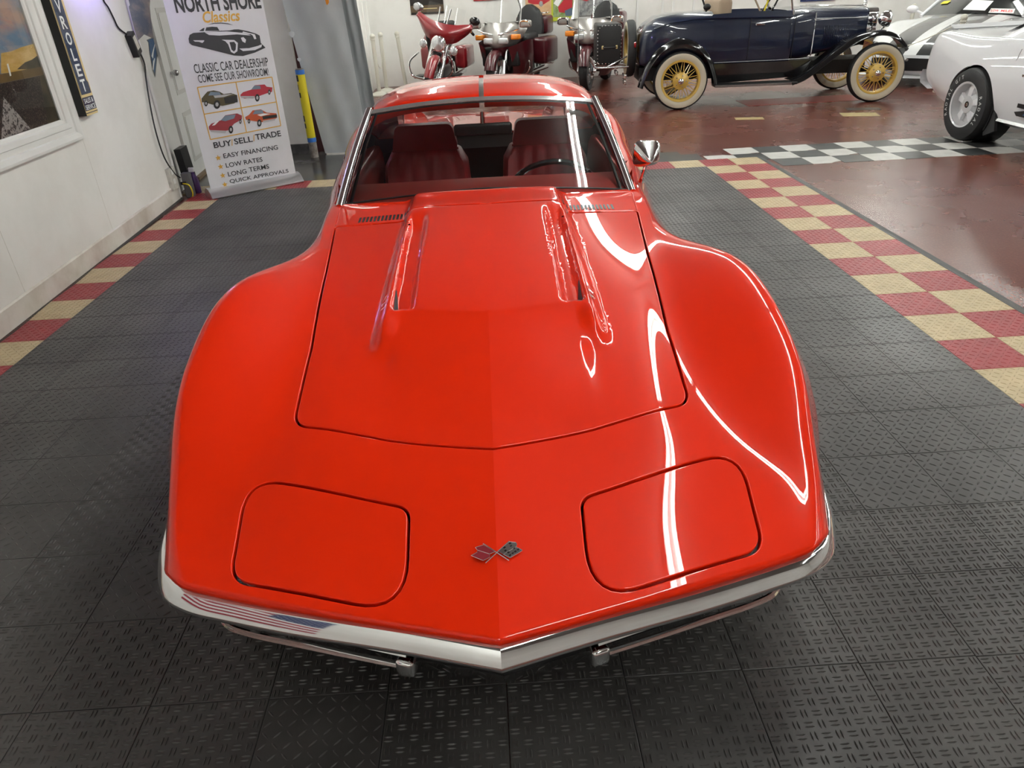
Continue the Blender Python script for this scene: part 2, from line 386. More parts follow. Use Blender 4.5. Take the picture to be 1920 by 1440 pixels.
def build_body(car):
    verts = []; edges = []
    NU, NV = BODY.ni - 1, BODY.nk - 1
    def loop(pts, closed=True):
        o = len(verts); pts = [(min(max(a, 0), NV), min(max(b, 0), NU)) for a, b in pts]
        q = [pts[0]]
        for p in pts[1:]:
            if math.hypot((p[0] - q[-1][0]) * SV, (p[1] - q[-1][1]) * SU) > 1e-4: q.append(p)
        verts.extend(q); n = len(q); edges.extend((o + i, o + (i + 1) % n) for i in range(n if closed else n - 1))
        return q
    polys = {}; folds = []
    for name, a, b in LOOPS: polys[name] = (loop(a), loop(b))
    holes = [loop(h) for h in HOLES]
    for d in (-.0035, .0035):                       # keep the fold at the front of the bulge crisp
        holes_extra = plan([(max(x, 1e-6), .868 + .17 * x + d) for x in np.linspace(0.0, .236, 26)]); folds.append(loop(holes_extra, False))
    bd = [(v, 0.) for v in np.linspace(0, NV, 90)] + [(NV, u) for u in np.linspace(0, NU, 140)][1:] + [(v, NU) for v in np.linspace(NV, 0, 50)][1:] + [(0., u) for u in np.linspace(NU, 0, 260)][1:-1]
    bd = loop(bd)
    for u in list(np.arange(.03, 9.2, .06)) + list(np.arange(9.3, 15, .12)):
        dv = .05 if 2.4 < u < 8.4 else .1
        for v in list(np.arange(.05, 3, dv)) + (list(np.arange(.86, 1.45, .03)) if 4.2 < u < 7.6 else []) + list(np.arange(3, 8, .12)): verts.append((v + .004 * math.sin(u * 37), u + .003 * math.sin(v * 41)))
    # keep free points away from the constraint lines
    fixed = np.array(verts[:sum(len(x) for p in polys.values() for x in p) + sum(map(len, holes)) + sum(map(len, folds)) + len(bd)]) * [SV, SU]
    nf = len(fixed); free = np.array(verts[nf:]) * [SV, SU]; keep = np.ones(len(free), bool)
    for k in range(0, len(fixed), 64):
        d = ((free[:, None, :] - fixed[None, k:k + 64, :]) ** 2).sum(2).min(1); keep &= d > .0035 ** 2
    pts2 = np.vstack([fixed, free[keep]])
    out = delaunay_2d_cdt([Vector(p) for p in pts2], edges, [], 0, 1e-6)
    P2 = np.array([tuple(p) for p in out[0]]); F = np.array([tuple(f) for f in out[2]])
    pv, pu = P2[:, 0] / SV, P2[:, 1] / SU
    X = BODY.ev(np.clip(pu, 0, NU), np.clip(pv, 0, NV)); N = BODY.nor(np.clip(pu, 0, NU), np.clip(pv, 0, NV))
    cv, cu = pv[F].mean(1), pu[F].mean(1)
    rest = np.ones(len(F), bool)
    for h in holes: rest &= ~pip(cv, cu, h)
    res = {}
    for name, (a, b) in polys.items():
        ia = pip(cv, cu, a); ib = pip(cv, cu, b); rest &= ~(ia | ib); res[name] = ia
    res['body_shell'] = rest
    objs = {}
    for name, sel in res.items():
        halves = (1, -1) if name in ('headlamp_door', 'door') else (0,)
        for hv in halves:
            o = panel_mesh(name, X, N, F[sel], pv, car, hv, (.0030, .02) if name != 'body_shell' else (.0030, .02), pu)
            objs[(name, hv)] = o
    return objs
def panel_mesh(name, X, N, F, pv, car, half, skirt, pu):
    used = np.unique(F); mp = -np.ones(len(X), int); mp[used] = np.arange(len(used))
    P, Nn, T3 = X[used], N[used], mp[F]
    # orientation: make triangles agree with normals
    fn = np.cross(P[T3[:, 1]] - P[T3[:, 0]], P[T3[:, 2]] - P[T3[:, 0]]); flip = (fn * Nn[T3[:, 0]]).sum(1) < 0
    T3[flip] = T3[flip][:, ::-1]
    # rolled edges
    cnt = {}
    for t in T3:
        for a, b in ((t[0], t[1]), (t[1], t[2]), (t[2], t[0])):
            if (b, a) in cnt: del cnt[(b, a)]
            else: cnt[(a, b)] = 1
    vv = pv[used]; uu = pu[used]
    eds = [(a, b) for a, b in cnt if not (vv[a] < 1e-5 and vv[b] < 1e-5) and not (vv[a] > 7.99 and vv[b] > 7.99)]
    outd = {}
    for a, b in eds:
        d = P[b] - P[a]
        for k in (a, b): outd[k] = outd.get(k, 0) + unit(np.cross(d, Nn[k]))
    V_ = [tuple(p) for p in P]; NN = [tuple(n) for n in Nn]; FF = [tuple(t) for t in T3]
    rings = {}
    for k, o in outd.items():
        o = unit(o); n = Nn[k]; r, dn = skirt; ids = [k]
        if uu[k] < 1e-4: r, dn = .014, .035
        if vv[k] < 1e-5: o = V(0, o[1], o[2])
        dirs = []
        for ph in (30, 60, 90):
            c, s_ = math.cos(rad(ph)), math.sin(rad(ph)); ids.append(len(V_)); V_.append(tuple(P[k] + o * r * s_ - n * r * (1 - c))); NN.append(tuple(n * c + o * s_))
        down = -n
        if uu[k] < 1e-4: down = unit(V(o[0], o[1], 0)) * -.25 + V(0, 0, -1)
        ids.append(len(V_)); V_.append(tuple(P[k] + o * r - n * r + down * dn)); NN.append(tuple(o))
        rings[k] = ids
    for a, b in eds:
        A, B = rings[a], rings[b]
        for i in range(4): FF.append((A[i], A[i + 1], B[i + 1], B[i]))
    V_ = np.array(V_); NN = np.array(NN)
    if half == 0:
        n = len(V_); L = V_ * [-1, 1, 1]; V_ = np.vstack([V_, L]); NN = np.vstack([NN, NN * [-1, 1, 1]]); FF = FF + [tuple(i + n for i in f[::-1]) for f in FF]
    elif half == -1:
        V_ = V_ * [-1, 1, 1]; NN = NN * [-1, 1, 1]; FF = [f[::-1] for f in FF]
    me = bpy.data.meshes.new(name); me.from_pydata(V_.tolist(), [], FF); me.update()
    me.polygons.foreach_set('use_smooth', [True] * len(me.polygons))
    me.normals_split_custom_set_from_vertices(NN.tolist())
    return link(name, me, 'red_paint', car)
def on_body(x, s, lift=0.0):
    u, v = BODY.inv(abs(x), s, 0, 1, (0, 4.2), (0, 9.5)); p = BODY.ev(u, v)[0]; n = BODY.nor(u, v)[0]
    if x < 0: p = p * [-1, 1, 1]; n = n * [-1, 1, 1]
    return p + n * lift, n

def sweep(path, profs, name, m, parent, mirror=None, cap=True, ang=50):
    """path: plan points (x,s); profs: per point list of (outward, z)"""
    P = [V(*p) for p in path]; G = []
    for i, p in enumerate(P):
        t = unit(P[min(i + 1, len(P) - 1)] - P[max(i - 1, 0)])
        if i == 0 and abs(p[0]) < 1e-6: t = unit(P[1] - P[0])
        o = V(t[1], -t[0])
        if i == 0 and abs(p[0]) < 1e-6: o = V(0, -1) / max(.2, -o[1])
        G.append([(p[0] + o[0] * a, p[1] + o[1] * a, z) for a, z in profs[i]])
    b = MB(); b.grid(G, closev=True)
    if cap: n = len(profs[0]); b.f += [tuple(range(n)), tuple((len(P) - 1) * n + k for k in range(n))[::-1]]
    if mirror: b.v = [(-x, y, z) for x, y, z in b.v]
    return b.build(name, m, parent, ang=ang)

def wheel(parent, c, ax, R, w, rim_r, tire='rubber', rim='chrome_dull', name='wheel', style='rally', white=None):
    """tyre and rim, axis pointing outward"""
    ax = unit(ax); b = MB(); hw = w / 2
    pr = [(rim_r, -hw * .8), (rim_r + .01, -hw * .95), (R - .05, -hw), (R - .015, -hw * .88), (R, -hw * .6), (R, hw * .6), (R - .015, hw * .88), (R - .05, hw), (rim_r + .01, hw * .95), (rim_r, hw * .8)]
    b.lathe(pr, c, ax, 40, closed=True); t = b.build('tyre', tire, parent, ang=35)
    b = MB(); b.lathe([(rim_r + .004, hw * .86), (rim_r - .012, hw * .88), (rim_r - .03, hw * .3), (rim_r * .55, hw * .35), (rim_r * .38, hw * .62), (.001, hw * .66)], c, ax, 32)
    w_ = b.build('rim', rim, parent, ang=30)
    return t, w_

def red_car():
    car = thing('sports_car', 'glossy orange-red two-seat sports car with chrome bumpers parked nose towards us', 'car', (-.026, .88, 0), rad(-.6))
    build_body(car)
    # added unseen dark sheet: keeps the light out of the panel gaps
    b = MB(); P = [[(x, s, z) for x in (-.60, 0, .60)] for s, z in ((.34, .42), (.6, .50), (1.0, .58), (1.8, .66), (1.84, .30))]
    b.grid(P); b.build('gap_light_block', 'black_trim', car)
    b = MB(); b.box((-.60, .55, .16), (.60, 4.3, .20)); b.build('floor_pan', 'black_trim', car)
    for s in (1, -1):
        b = MB(); b.box((.52 * s, .66, .2), (.50 * s, 1.38, .60)); b.build('inner_arch', 'black_trim', car)
        b = MB(); b.box((.52 * s, 3.12, .2), (.50 * s, 3.86, .7)); b.build('inner_arch', 'black_trim', car)
    # ---- chrome bumper, two halves meeting in the middle
    path = [tuple(p) for p in cr_pts([(0, -.016), (.2, .042), (.4, .094), (.55, .140), (.635, .170), (.699, .215), (.734, .285), (.750, .350), (.760, .42)], 5)]
    base = [(-.040, .486), (-.018, .4895), (-.0105, .4885), (-.006, .484), (.0105, .460), (.0125, .454), (.010, .447), (-.008, .430), (-.045, .408)]
    profs = []
    for i, p in enumerate(path):
        t = max(0, (p[1] - .20) / .22); k = 1 - .93 * t ** 1.4; zc = .452 + .055 * t
        profs.append([(a * (1 - .75 * t) - .004 * t, zc + (z - .452) * k) for a, z in base])
    for mr in (False, True): sweep(path, profs, 'front_bumper', 'chrome', car, mr)
    # ---- mouth below the bumper: black grille, chrome lower mouldings, small lamps
    low = [(0, .035), (.2, .092), (.4, .155), (.50, .190), (.56, .23)]
    for s in (1, -1):
        b = MB(); b.grid([[(s * x, y + .02, .42), (s * x, y + .05, .36), (s * x, y + .04, .31), (s * x * .97, y + .10, .21), (s * x * .95, y + .3, .18)] for x, y in cr_pts(low, 4)]); b.build('grille', 'black_gloss', car)
        b = MB(); pts = cr_pts([(s * .215, .090, .345), (s * .30, .116, .344), (s * .42, .153, .344), (s * .55, .194, .345), (s * .605, .222, .352), (s * .64, .28, .385)], 6); b.tube(pts, .0075, 8); b.build('lower_moulding', 'chrome', car)
        b = MB(); b.tube(cr_pts([(s * .19, .075, .388), (s * .42, .150, .390), (s * .54, .20, .396)], 6), .005, 6); b.build('grille_bar', 'chrome', car)
        b = MB(); b.bbox((-.020, -.022, -.024), (.020, .022, .020), .009, 3); b.xform(rotm('Z', s * .28), (s * .193, .090, .352)); b.build('parking_lamp', 'chrome', car)
    # ---- screen, pillars, roof
    def ws(t, q):      # t across -1..1, q up 0..1
        bx = .562 * t; base_ = V(bx, 1.850 + .18 * bx * bx, .848 - .030 * t * t + .018 * (1 - abs(t)))
        hx = .492 * t; head = V(hx, 2.40 + .10 * (hx / .49) ** 2 * .6, 1.118 - .040 * t * t)
        p = base_ * (1 - q) + head * q; bulge = .035 * math.sin(PI * q) * (1 - .3 * t * t); return p + V(0, -.55, .8) * bulge * .6
    b = MB(); b.grid([[ws(t, q) for t in np.linspace(-1, 1, 41)] for q in np.linspace(0, 1, 13)]); b.build('windscreen', 'windscreen_glass', car, ang=80)
    for s in (1, -1):
        pts = [ws(s * 1.0, q) + V(s * .012, .0, .004) for q in np.linspace(-.04, 1.01, 14)]
        b = MB(); b.tube(pts, .017, 10); b.build('pillar_moulding', 'chrome', car)
        b = MB(); b.tube([ws(s * .955, q) + V(0, .012, -.004) for q in np.linspace(0, 1, 12)], .007, 6); b.build('pillar_seal', 'black_trim', car)
        b = MB(); b.tube([ws(s, q) + V(s * .014, .03, -.004) for q in np.linspace(-.02, 1, 14)], .018, 8); b.build('pillar', 'red_paint', car)
    b = MB(); b.grid([[ws(t, 1.0) + V(0, y, z) for y, z in ((-.015, -.007), (-.016, -.003), (-.006, .006), (.003, .009), (.003, .0))] for t in np.linspace(-1.03, 1.03, 33)], closev=True); b.build('header_moulding', 'bright_trim', car)
    b = MB(); b.grid([[ws(t, q) + V(0, .006, -.004) for t in np.linspace(-1, 1, 33)] for q in (.955, .99)]); b.build('tinted_band', 'black_trim', car)
    b = MB(); b.tube([ws(t, 0.005) + V(0, -.004, -.002) for t in np.linspace(-1, 1, 33)], .0035, 6); b.build('base_seal', 'black_trim', car)
    def roof(x, s):
        h = 2.41 + .07 * (x / .49) ** 2
        zz = np.interp(s, [2.3, 2.41, 2.5, 2.62, 2.75, 2.9, 3.05, 3.2], [1.09, 1.124, 1.141, 1.154, 1.160, 1.160, 1.152, 1.13])
        return V(x, s + .07 * (x / .49) ** 2 * max(0, 1 - (s - 2.41) / .5), zz - .030 * (x / .5) ** 2 - .050 * (abs(x) / .52) ** 6)
    for s in (1, -1):
        G = [[roof(s * x, y) for x in np.linspace(.011, .515, 26)] for y in np.linspace(2.415, 2.97, 26)]
        G = [[p + V(0, 0, -.014 * (1 - min(1, i / 1.5)) ** 2) for p in row] for i, row in enumerate(G)]
        b = MB(); b.grid(G); n = len(b.v); b.grid([[p, p - V(0, 0, .03)] for p in [G[0][j] for j in range(26)]]); b.grid([[p, p - V(0, 0, .03)] for p in [r[0] for r in G]]); b.grid([[p, p + V(s * .012, 0, -.04)] for p in [r[-1] for r in G]])
        b.build('roof_panel', 'red_paint', car, ang=60, merge=True)
        b = MB(); b.tube([r[-1] + V(s * .012, 0, -.042) for r in G], .010, 6); b.build('drip_moulding', 'chrome', car)
        # sail panel beside the back window
        G = [[roof(s * x, y) for x in np.linspace(0, .52, 16)] for y in np.linspace(2.98, 3.14, 6)]; b = MB(); b.grid(G); b.grid([[p, p - V(0, 0, .06)] for p in G[0]]); b.grid([[p, p - V(0, 0, .05)] for p in G[-1]]); b.build('roof_hoop', 'red_paint', car, ang=60, merge=True)
        b = MB(); b.grid([[V(s * (.515 + .085 * q), 2.98, 1.075 - .27 * q), V(s * (.50 + .1 * q), 3.2 + .1 * q, 1.06 - .24 * q), V(s * (.46 + .12 * q), 3.55 + .05 * q, .99 - .16 * q), V(s * (.42 + .12 * q), 4.0, .86 - .06 * q)] for q in np.linspace(0, 1, 6)])
        b.grid([[V(s * .515, 2.98, 1.08), V(s * .50, 3.2, 1.065), V(s * .46, 3.55, .99), V(s * .42, 4.0, .86)], [V(s * .45, 2.98, 1.09), V(s * .44, 3.2, 1.065), V(s * .41, 3.55, .98), V(s * .38, 4.0, .82)], [V(s * .44, 2.98, .82), V(s * .43, 3.2, .82), V(s * .40, 3.55, .8), V(s * .37, 4.0, .78)]]); b.build('sail_panel', 'red_paint', car, ang=60)
        b = MB(); b.grid([[V(s * .592, 1.98, .83), V(s * .585, 2.5, .83), V(s * .585, 2.97, .83)], [V(s * .51, 2.46, 1.06), V(s * .515, 2.6, 1.075), V(s * .51, 2.97, 1.075)]]); b.build('side_window', 'clear_glass', car)
    b = MB(); b.grid([[roof(x, y) - V(0, 0, .009) for x in (-.013, .013)] for y in np.linspace(2.41, 3.0, 12)]); b.build('roof_bar', 'chrome_dull', car)
    # ---- back window and chrome frame
    b = MB(); b.box((-.43, 3.16, .86), (.43, 3.166, 1.09)); b.build('back_window', 'clear_glass', car)
    b = MB(); b.tube([(x, 3.155, z) for x, z in rpoly([(-.45, .845), (.45, .845), (.43, 1.10), (-.43, 1.10)], .04)], .011, 6, closed=True); b.build('back_window_frame', 'chrome', car)
    # ---- cabin
    b = MB(); b.grid([[V(x, 1.86 + .16 * x * x, .815), V(x, 2.0, .838 - .02 * x * x), V(x, 2.13, .842 - .02 * x * x), V(x, 2.19, .825), V(x, 2.2, .74), V(x, 2.15, .6), V(x, 2.12, .3)] for x in np.linspace(-.585, .585, 25)]); b.build('dashboard', 'maroon_plastic', car, ang=60)
    b = MB(); b.box((-.17, 1.90, .838), (.17, 1.935, .842)); b.build('dash_vent', 'dark_interior', car)
    for s in (1, -1):
        b = MB(); b.grid([[V(s * .60, y, .825), V(s * .575, y, .822), V(s * .55, y, .80), V(s * .54, y, .72), V(s * .565, y, .62), V(s * .57, y, .3)] for y in np.linspace(1.98, 3.1, 12)]); b.build('door_trim', 'maroon_plastic', car, ang=60)
        b = MB(); b.bbox((s * .55 - .03, 2.3, .66), (s * .55 + .0, 2.8, .70), .012); b.build('armrest', 'maroon_leather', car)
    b = MB(); b.grid([[V(x, 3.14, 1.09), V(x, 3.13, .86), V(x, 3.05, .84), V(x, 2.98, .8), V(x, 2.95, .3)] for x in (-.6, 0, .6)]); b.v = [v for v in b.v]; 
    b = MB(); b.grid([[V(x, 3.15, .845), V(x, 3.0, .80), V(x, 2.96, .62), V(x, 2.94, .25)] for x in np.linspace(-.6, .6, 5)]); b.build('rear_bulkhead', 'dark_interior', car)
    b = MB(); b.grid([[V(x, 3.14, .848), V(x, 3.32, .83)] for x in (-.5, 0, .5)]); b.build('rear_shelf', 'red_paint', car)
    b = MB(); b.bbox((-.11, 2.15, .28), (.11, 2.95, .56), .03); b.build('console', 'dark_interior', car)
    b = MB(); b.box((-.56, 2.1, .24), (.56, 2.98, .26)); b.build('carpet', 'dark_interior', car)
    for s in (1, -1): seat(car, s * .30)
    # steering wheel
    c = V(.30, 2.36, .715); ax = unit(V(0, -.85, .53)) * -1; ax = unit(V(0, .80, .60))
    e1 = V(1, 0, 0); e2 = unit(np.cross(ax, e1)); ring = [c + (e1 * math.cos(a) + e2 * math.sin(a)) * .192 for a in np.linspace(0, 2 * PI, 41)[:-1]]
    sw = MB(); sw.tube(ring, .0125, 8, closed=True); sw = sw.build('steering_wheel', 'black_gloss', car)
    b = MB(); b.lathe([(.001, .02), (.04, .018), (.05, 0), (.05, -.03)], c - ax * .02, ax, 20); b.build('horn_button', 'black_gloss', sw)
    for a in (rad(90), rad(210), rad(330)):
        d = e1 * math.cos(a) + e2 * math.sin(a); b = MB(); b.tube([c - ax * .02 + d * .04, c - ax * .01 + d * .12, c + d * .185], [.012, .010, .008], 6, sq=.4); b.build('spoke', 'chrome_dull', sw)
    b = MB(); b.tube([c - ax * .03, V(.30, 2.15, .60)], .03, 8); b.build('steering_column', 'black_trim', car)
    # inside mirror
    b = MB(); b.bbox((-.125, 2.275, .985), (.125, 2.30, 1.035), .012); b.build('inside_mirror', 'black_trim', car)
    b = MB(); b.tube([(0, 2.285, 1.03), (0, 2.31, 1.075)], .009, 6); b.build('mirror_stem', 'chrome', car)
    # outside mirror on the driver's door (right of the picture)
    b = MB(); b.tube(cr_pts([(.656, 2.10, .795), (.660, 2.095, .825), (.666, 2.085, .860), (.672, 2.08, .895)], 4), [.014, .011, .009] + [.007] * 10, 8); b.build('mirror_arm', 'chrome', car)
    rim = rpoly([(-.050, -.050), (.052, -.040), (.055, .046), (-.046, .052)], .030, 5); b = MB(); c0 = V(.672, 2.105, .908); G = [[c0 + V(a * k * 1.1 + ox, y, z * k * 1.1 + oz) for a, z in rim] for k, y, ox, oz in ((.03, -.058, .012, -.022), (.30, -.048, .009, -.016), (.70, -.028, .004, -.007), (.97, -.004, 0, 0), (1.0, .006, 0, 0), (.95, .014, 0, 0))]
    b.grid(G, closev=True); k = len(rim); b.f += [tuple(range(5 * k, 6 * k)), tuple(range(k))]; b.build('door_mirror', 'chrome', car, ang=28); b = MB(); b.add([c0 + V(a * .9, .0145, z * .9) for a, z in rim], [tuple(range(k))]); b.build('mirror_face', 'mirror_glass', car, smooth=False)
    # ---- louvres in the cowl
    for s in (1, -1):
        for k in range(14):
            x = .285 + .0140 * k; p, n = on_body(s * x, 1.690)
            b = MB(); b.box((-.0040, -.024, -.004), (.0040, .024, .0012)); q, n2 = on_body(s * x, 1.705); d = unit(q - p); R = np.stack([np.cross(d, n), d, n], 1); b.xform(R, p); b.build('louvre', 'black_trim', car)
    # ---- dark mouths and numerals beside the hood bulge
    for s in (1, -1):
        b = MB(); A = [on_body(s * x, y)[0] + V(0, 0, .0015) for x, y in ((.2505, .925), (.262, .922), (.2655, 1.03), (.2625, 1.03))]; b.add(A, [(0, 1, 2, 3)]); b.build('scoop_slot', 'black_trim', car, smooth=False)
        for k, ch in enumerate('427'):
            y = .925 + .030 * k if s > 0 else .925 + .030 * (2 - k); p, n = on_body(s * .288, y); ex = unit(V(0, s, .05)); ex = unit(ex - n * (ex @ n)); ey = np.cross(n, ex)
            text_obj('numeral', ch, 'chrome', car, p, ex, ey, height=.026, bold=.03, lift=.003)
    emblem(car)
    # ---- wheels
    for s in (1, -1):
        for y in (1.0, 3.49): wheel(car, (s * .745, y, .335), (s, 0, 0), .335, .205, .195)
    # headlamp pods hidden, rear bumper and lamps
    for s in (1, -1):
        b = MB(); b.bbox((s * .30 - .25, 4.57, .50) if s > 0 else (-.55, 4.57, .50), (.55, 4.63, .58) if s > 0 else (-.05, 4.63, .58), .02); b.build('rear_bumper', 'chrome', car)
        for x in (.34, .52): b = MB(); b.lathe([(.001, .02), (.05, .018), (.06, .005), (.06, -.01)], (s * x, 4.60, .66), (0, 1, 0), 20); b.build('tail_lamp', 'red_paint', car)
    return car

def seat(car, x):
    """pleated bucket seat: cushion, back with vertical pleats, head restraint"""
    st = bpy.data.objects.new('seat', None); COL.objects.link(st); st.parent = car; st.location = (x, 2.52, 0)
    b = MB(); b.bbox((-.23, -.30, .36), (.23, .22, .50), .05, 4); b.build('cushion', 'maroon_leather', st)
    n = 41; G = []
    for q in np.linspace(0, 1, 22):
        row = []
        w = .235 - .030 * q - .03 * max(0, q - .85) / .15; zz = .44 + .425 * q; yy = .16 + .12 * q
        for t in np.linspace(-1, 1, n):
            side = abs(t); pleat = .010 * abs(math.sin(PI * (t + 1) * 3.0)) if side < .74 else 0
            bol = .040 * sm(.70, .9, side) * (1 - .4 * q)
            edge = .05 * max(0, side - .9) / .1
            row.append((t * w, yy - .04 - pleat - bol + edge + .05 * max(0, q - .92) / .08, zz - .028 * side ** 4 * q))
        G.append(row)
    b = MB(); b.grid(G); back = [[(r[j][0], .30 + .05 * (k / 21), r[j][2]) for j in (0, n - 1)] for k, r in enumerate(G)]
    b.grid([[r[0], q[0]] for r, q in zip(G, back)]); b.grid([[r[-1], q[1]] for r, q in zip(G, back)]); b.grid([G[-1], [(p[0], .35, p[2]) for p in G[-1]]]); b.grid([[q[0], q[1]] for q in back])
    b.build('backrest', 'maroon_leather', st, ang=50, merge=True)
    b = MB(); P = rpoly([(-.165, .845), (.165, .845), (.140, .965), (-.140, .965)], [.02, .02, .035, .035], 5); b.prism([(a, c) for a, c in P], (0, .075, 0), (0, .245, 0), (1, 0, 0), (0, .0, 1)); b.build('head_restraint', 'maroon_leather', st, ang=35)
    b = MB(); b.tube([(-.166, .25, .848), (.166, .25, .848)], .006, 6); b.build('restraint_piping', 'maroon_plastic', st)

def emblem(car):
    p, n = on_body(0.0, .158, .002); ex = V(1, 0, 0); n = unit(V(0, n[1], n[2])); ey = np.cross(n, ex); S = 1 / 13.714 / 1085
    e = bpy.data.objects.new('flag_emblem', None); COL.objects.link(e); e.parent = car
    def pt(a, b_): return ((a - 960) * S, -(b_ - 500) * S * 1.14)
    def poly(name, pts, m, d, l=0.0):
        b = MB(); b.prism([pt(*q) for q in pts], n * d, p + n * l, ex, ey); return b.build(name, m, e, smooth=False)
    def bar(name, a, c, w, m='chrome', l=.001):
        a, c = V(*pt(*a)), V(*pt(*c)); b = MB(); b.tube([p + ex * q[0] + ey * q[1] + n * l for q in (a, c)], w, 6); b.build(name, m, e)
    bar('flag_pole', (620, 800), (1340, 220), .0011); bar('flag_pole', (570, 245), (1310, 770), .0011)
    Lf = [(575, 290), (340, 350), (400, 430), (390, 490), (210, 575), (560, 735), (760, 650), (750, 560), (920, 500)]
    Rf = [(1335, 240), (1530, 270), (1560, 330), (1530, 400), (1700, 500), (1700, 520), (1340, 700), (1150, 590), (990, 490)]
    poly('flag', Lf, 'emblem_red', .0012, .0006); poly('flag', Rf, 'chrome_dull', .0012, .0006)
    for L in (Lf, Rf):
        for a, c in zip(L, L[1:] + L[:1]): bar('flag_rim', a, c, .0006, l=.0018)
    bar('flag_rim', (400, 430), (750, 560), .0006, l=.0018); bar('flag_rim', (1530, 400), (1150, 590), .0006, l=.0018)
    for (a, c) in ((1190, 400), (1215, 490), (1385, 365), (1300, 545), (1345, 630), (1500, 535), (1360, 290), (1480, 440), (1425, 580), (1590, 480)):
        poly('flag_check', [(a - 42, c + 6), (a + 5, c - 30), (a + 45, c - 6), (a - 2, c + 32)], 'black_gloss', .0004, .0019)
mat('emblem_red', (.22, .02, .03), rough=.2, coat=1)
RED_CAR = red_car()
# ============================================================ the hall: floor, walls, ceiling, lamps
XL, XR, PX = -8.3824 * T, 7.1615 * T, 1.0363 * T
YR0 = 22.987 * T
WALL = 'white_wall'
mat('white_wall', (.80, .79, .76), rough=.55, noise=.35, nscale=1.4, col2=(.55, .52, .47), bump=.06, bscale=14)
mat('black_tile', (.035, .032, .031), rough=.42, noise=1, nscale=1.7, col2=(.082, .077, .074), rvar=.08, world=True, lo=.38, hi=.72)
mat('red_tile', (.30, .025, .03), rough=.4, noise=.5, nscale=9, col2=(.20, .015, .02), world=True)
mat('tan_tile', (.52, .42, .25), rough=.45, noise=.6, nscale=12, col2=(.38, .30, .17), world=True)
mat('edge_ramp', (.03, .03, .031), rough=.5, noise=.6, nscale=10, col2=(.07, .065, .06))
mat('ceiling_white', (.30, .30, .29), rough=.8)
mat('tube_glow', (1, 1, 1), emit=(.97, 1.0, .94), estr=TUBE_POWER)
mat('fixture_white', (.8, .8, .8), rough=.4)
def red_floor():
    m = mat('red_concrete', (.14, .030, .022), rough=.28)
    nt = m.node_tree; b = nt.nodes['Principled BSDF']; tc = nt.nodes.new('ShaderNodeTexCoord')
    def noise(sc, det=6, ro=.6):
        n = nt.nodes.new('ShaderNodeTexNoise'); n.inputs['Scale'].default_value = sc; n.inputs['Detail'].default_value = det; n.inputs['Roughness'].default_value = ro; nt.links.new(tc.outputs['Object'], n.inputs['Vector']); return n
    def ramp(src, a, b_, ca, cb):
        r = nt.nodes.new('ShaderNodeValToRGB'); r.color_ramp.elements[0].position = a; r.color_ramp.elements[1].position = b_; r.color_ramp.elements[0].color = (*ca, 1); r.color_ramp.elements[1].color = (*cb, 1); nt.links.new(src.outputs[0], r.inputs[0]); return r
    def mix(f, a, b_):
        x = nt.nodes.new('ShaderNodeMix'); x.data_type = 'RGBA'; nt.links.new(f.outputs[0], x.inputs[0]); nt.links.new(a.outputs[2] if a.type == 'MIX' else a.outputs[0], x.inputs[6]); nt.links.new(b_.outputs[0], x.inputs[7]); return x
    big = ramp(noise(.7), .35, .65, (.105, .018, .014), (.140, .045, .028)); fine = ramp(noise(70, 3), .50, .62, (.085, .016, .012), (.26, .12, .07))
    tan = nt.nodes.new('ShaderNodeRGB'); tan.outputs[0].default_value = (.52, .40, .24, 1)
    f1 = nt.nodes.new('ShaderNodeValue'); f1.outputs[0].default_value = .25
    m1 = mix(f1, big, fine); wear = ramp(noise(3.1, 8, .75), .66, .70, (0, 0, 0), (1, 1, 1)); m2 = mix(wear, m1, tan)
    nt.links.new(m2.outputs[2], b.inputs['Base Color'])
    rr = ramp(noise(1.1), .3, .7, (.22, .22, .22), (.32, .32, .32)); nt.links.new(rr.outputs[0], b.inputs['Roughness'])
red_floor()
def tile_mesh(name, sx, sy, kind, m):
    """floor tile with bevelled rim and raised tread bars"""
    g = .0010; h = .012; e = .0014; b = MB(); x0, y0, x1, y1 = g, g, sx - g, sy - g
    b.add([(x0, y0, 0), (x1, y0, 0), (x1, y1, 0), (x0, y1, 0), (x0, y0, h - e * .6), (x1, y0, h - e * .6), (x1, y1, h - e * .6), (x0, y1, h - e * .6), (x0 + e, y0 + e, h), (x1 - e, y0 + e, h), (x1 - e, y1 - e, h), (x0 + e, y1 - e, h)],
          [(0, 1, 5, 4), (1, 2, 6, 5), (2, 3, 7, 6), (3, 0, 4, 7), (4, 5, 9, 8), (5, 6, 10, 9), (6, 7, 11, 10), (7, 4, 8, 11), (8, 9, 10, 11)])
    def lug(cx, cy, a, L, W, H):
        c, s = math.cos(a), math.sin(a)
        q = [(-L, 0, 0), (-L * .35, -W, 0), (L * .35, -W, 0), (L, 0, 0), (L * .35, W, 0), (-L * .35, W, 0), (-L * .55, 0, H), (L * .55, 0, H)]
        b.add([(cx + c * x - s * y, cy + s * x + c * y, h - .0002 + z) for x, y, z in q], [(0, 1, 6), (1, 2, 7, 6), (2, 3, 7), (3, 4, 7), (4, 5, 6, 7), (5, 0, 6)])
    n = 10; cx_, cy_ = sx / n, sy / n
    for i in range(n):
        for j in range(n):
            x, y = (i + .5) * cx_, (j + .5) * cy_
            if kind == 'double':
                for d in (-.0052, .0052):
                    if (i + j) % 2: lug(x, y + d, 0, .0125, .0026, .0028)
                    else: lug(x + d, y, PI / 2, .0125, .0026, .0028)
            else: lug(x, y, PI / 4 if (i + j) % 2 else -PI / 4, .0130, .0027, .0024)
    me = bpy.data.meshes.new(name); me.from_pydata(b.v, [], b.f); me.update(); me.materials.append(MATS[m]); return me
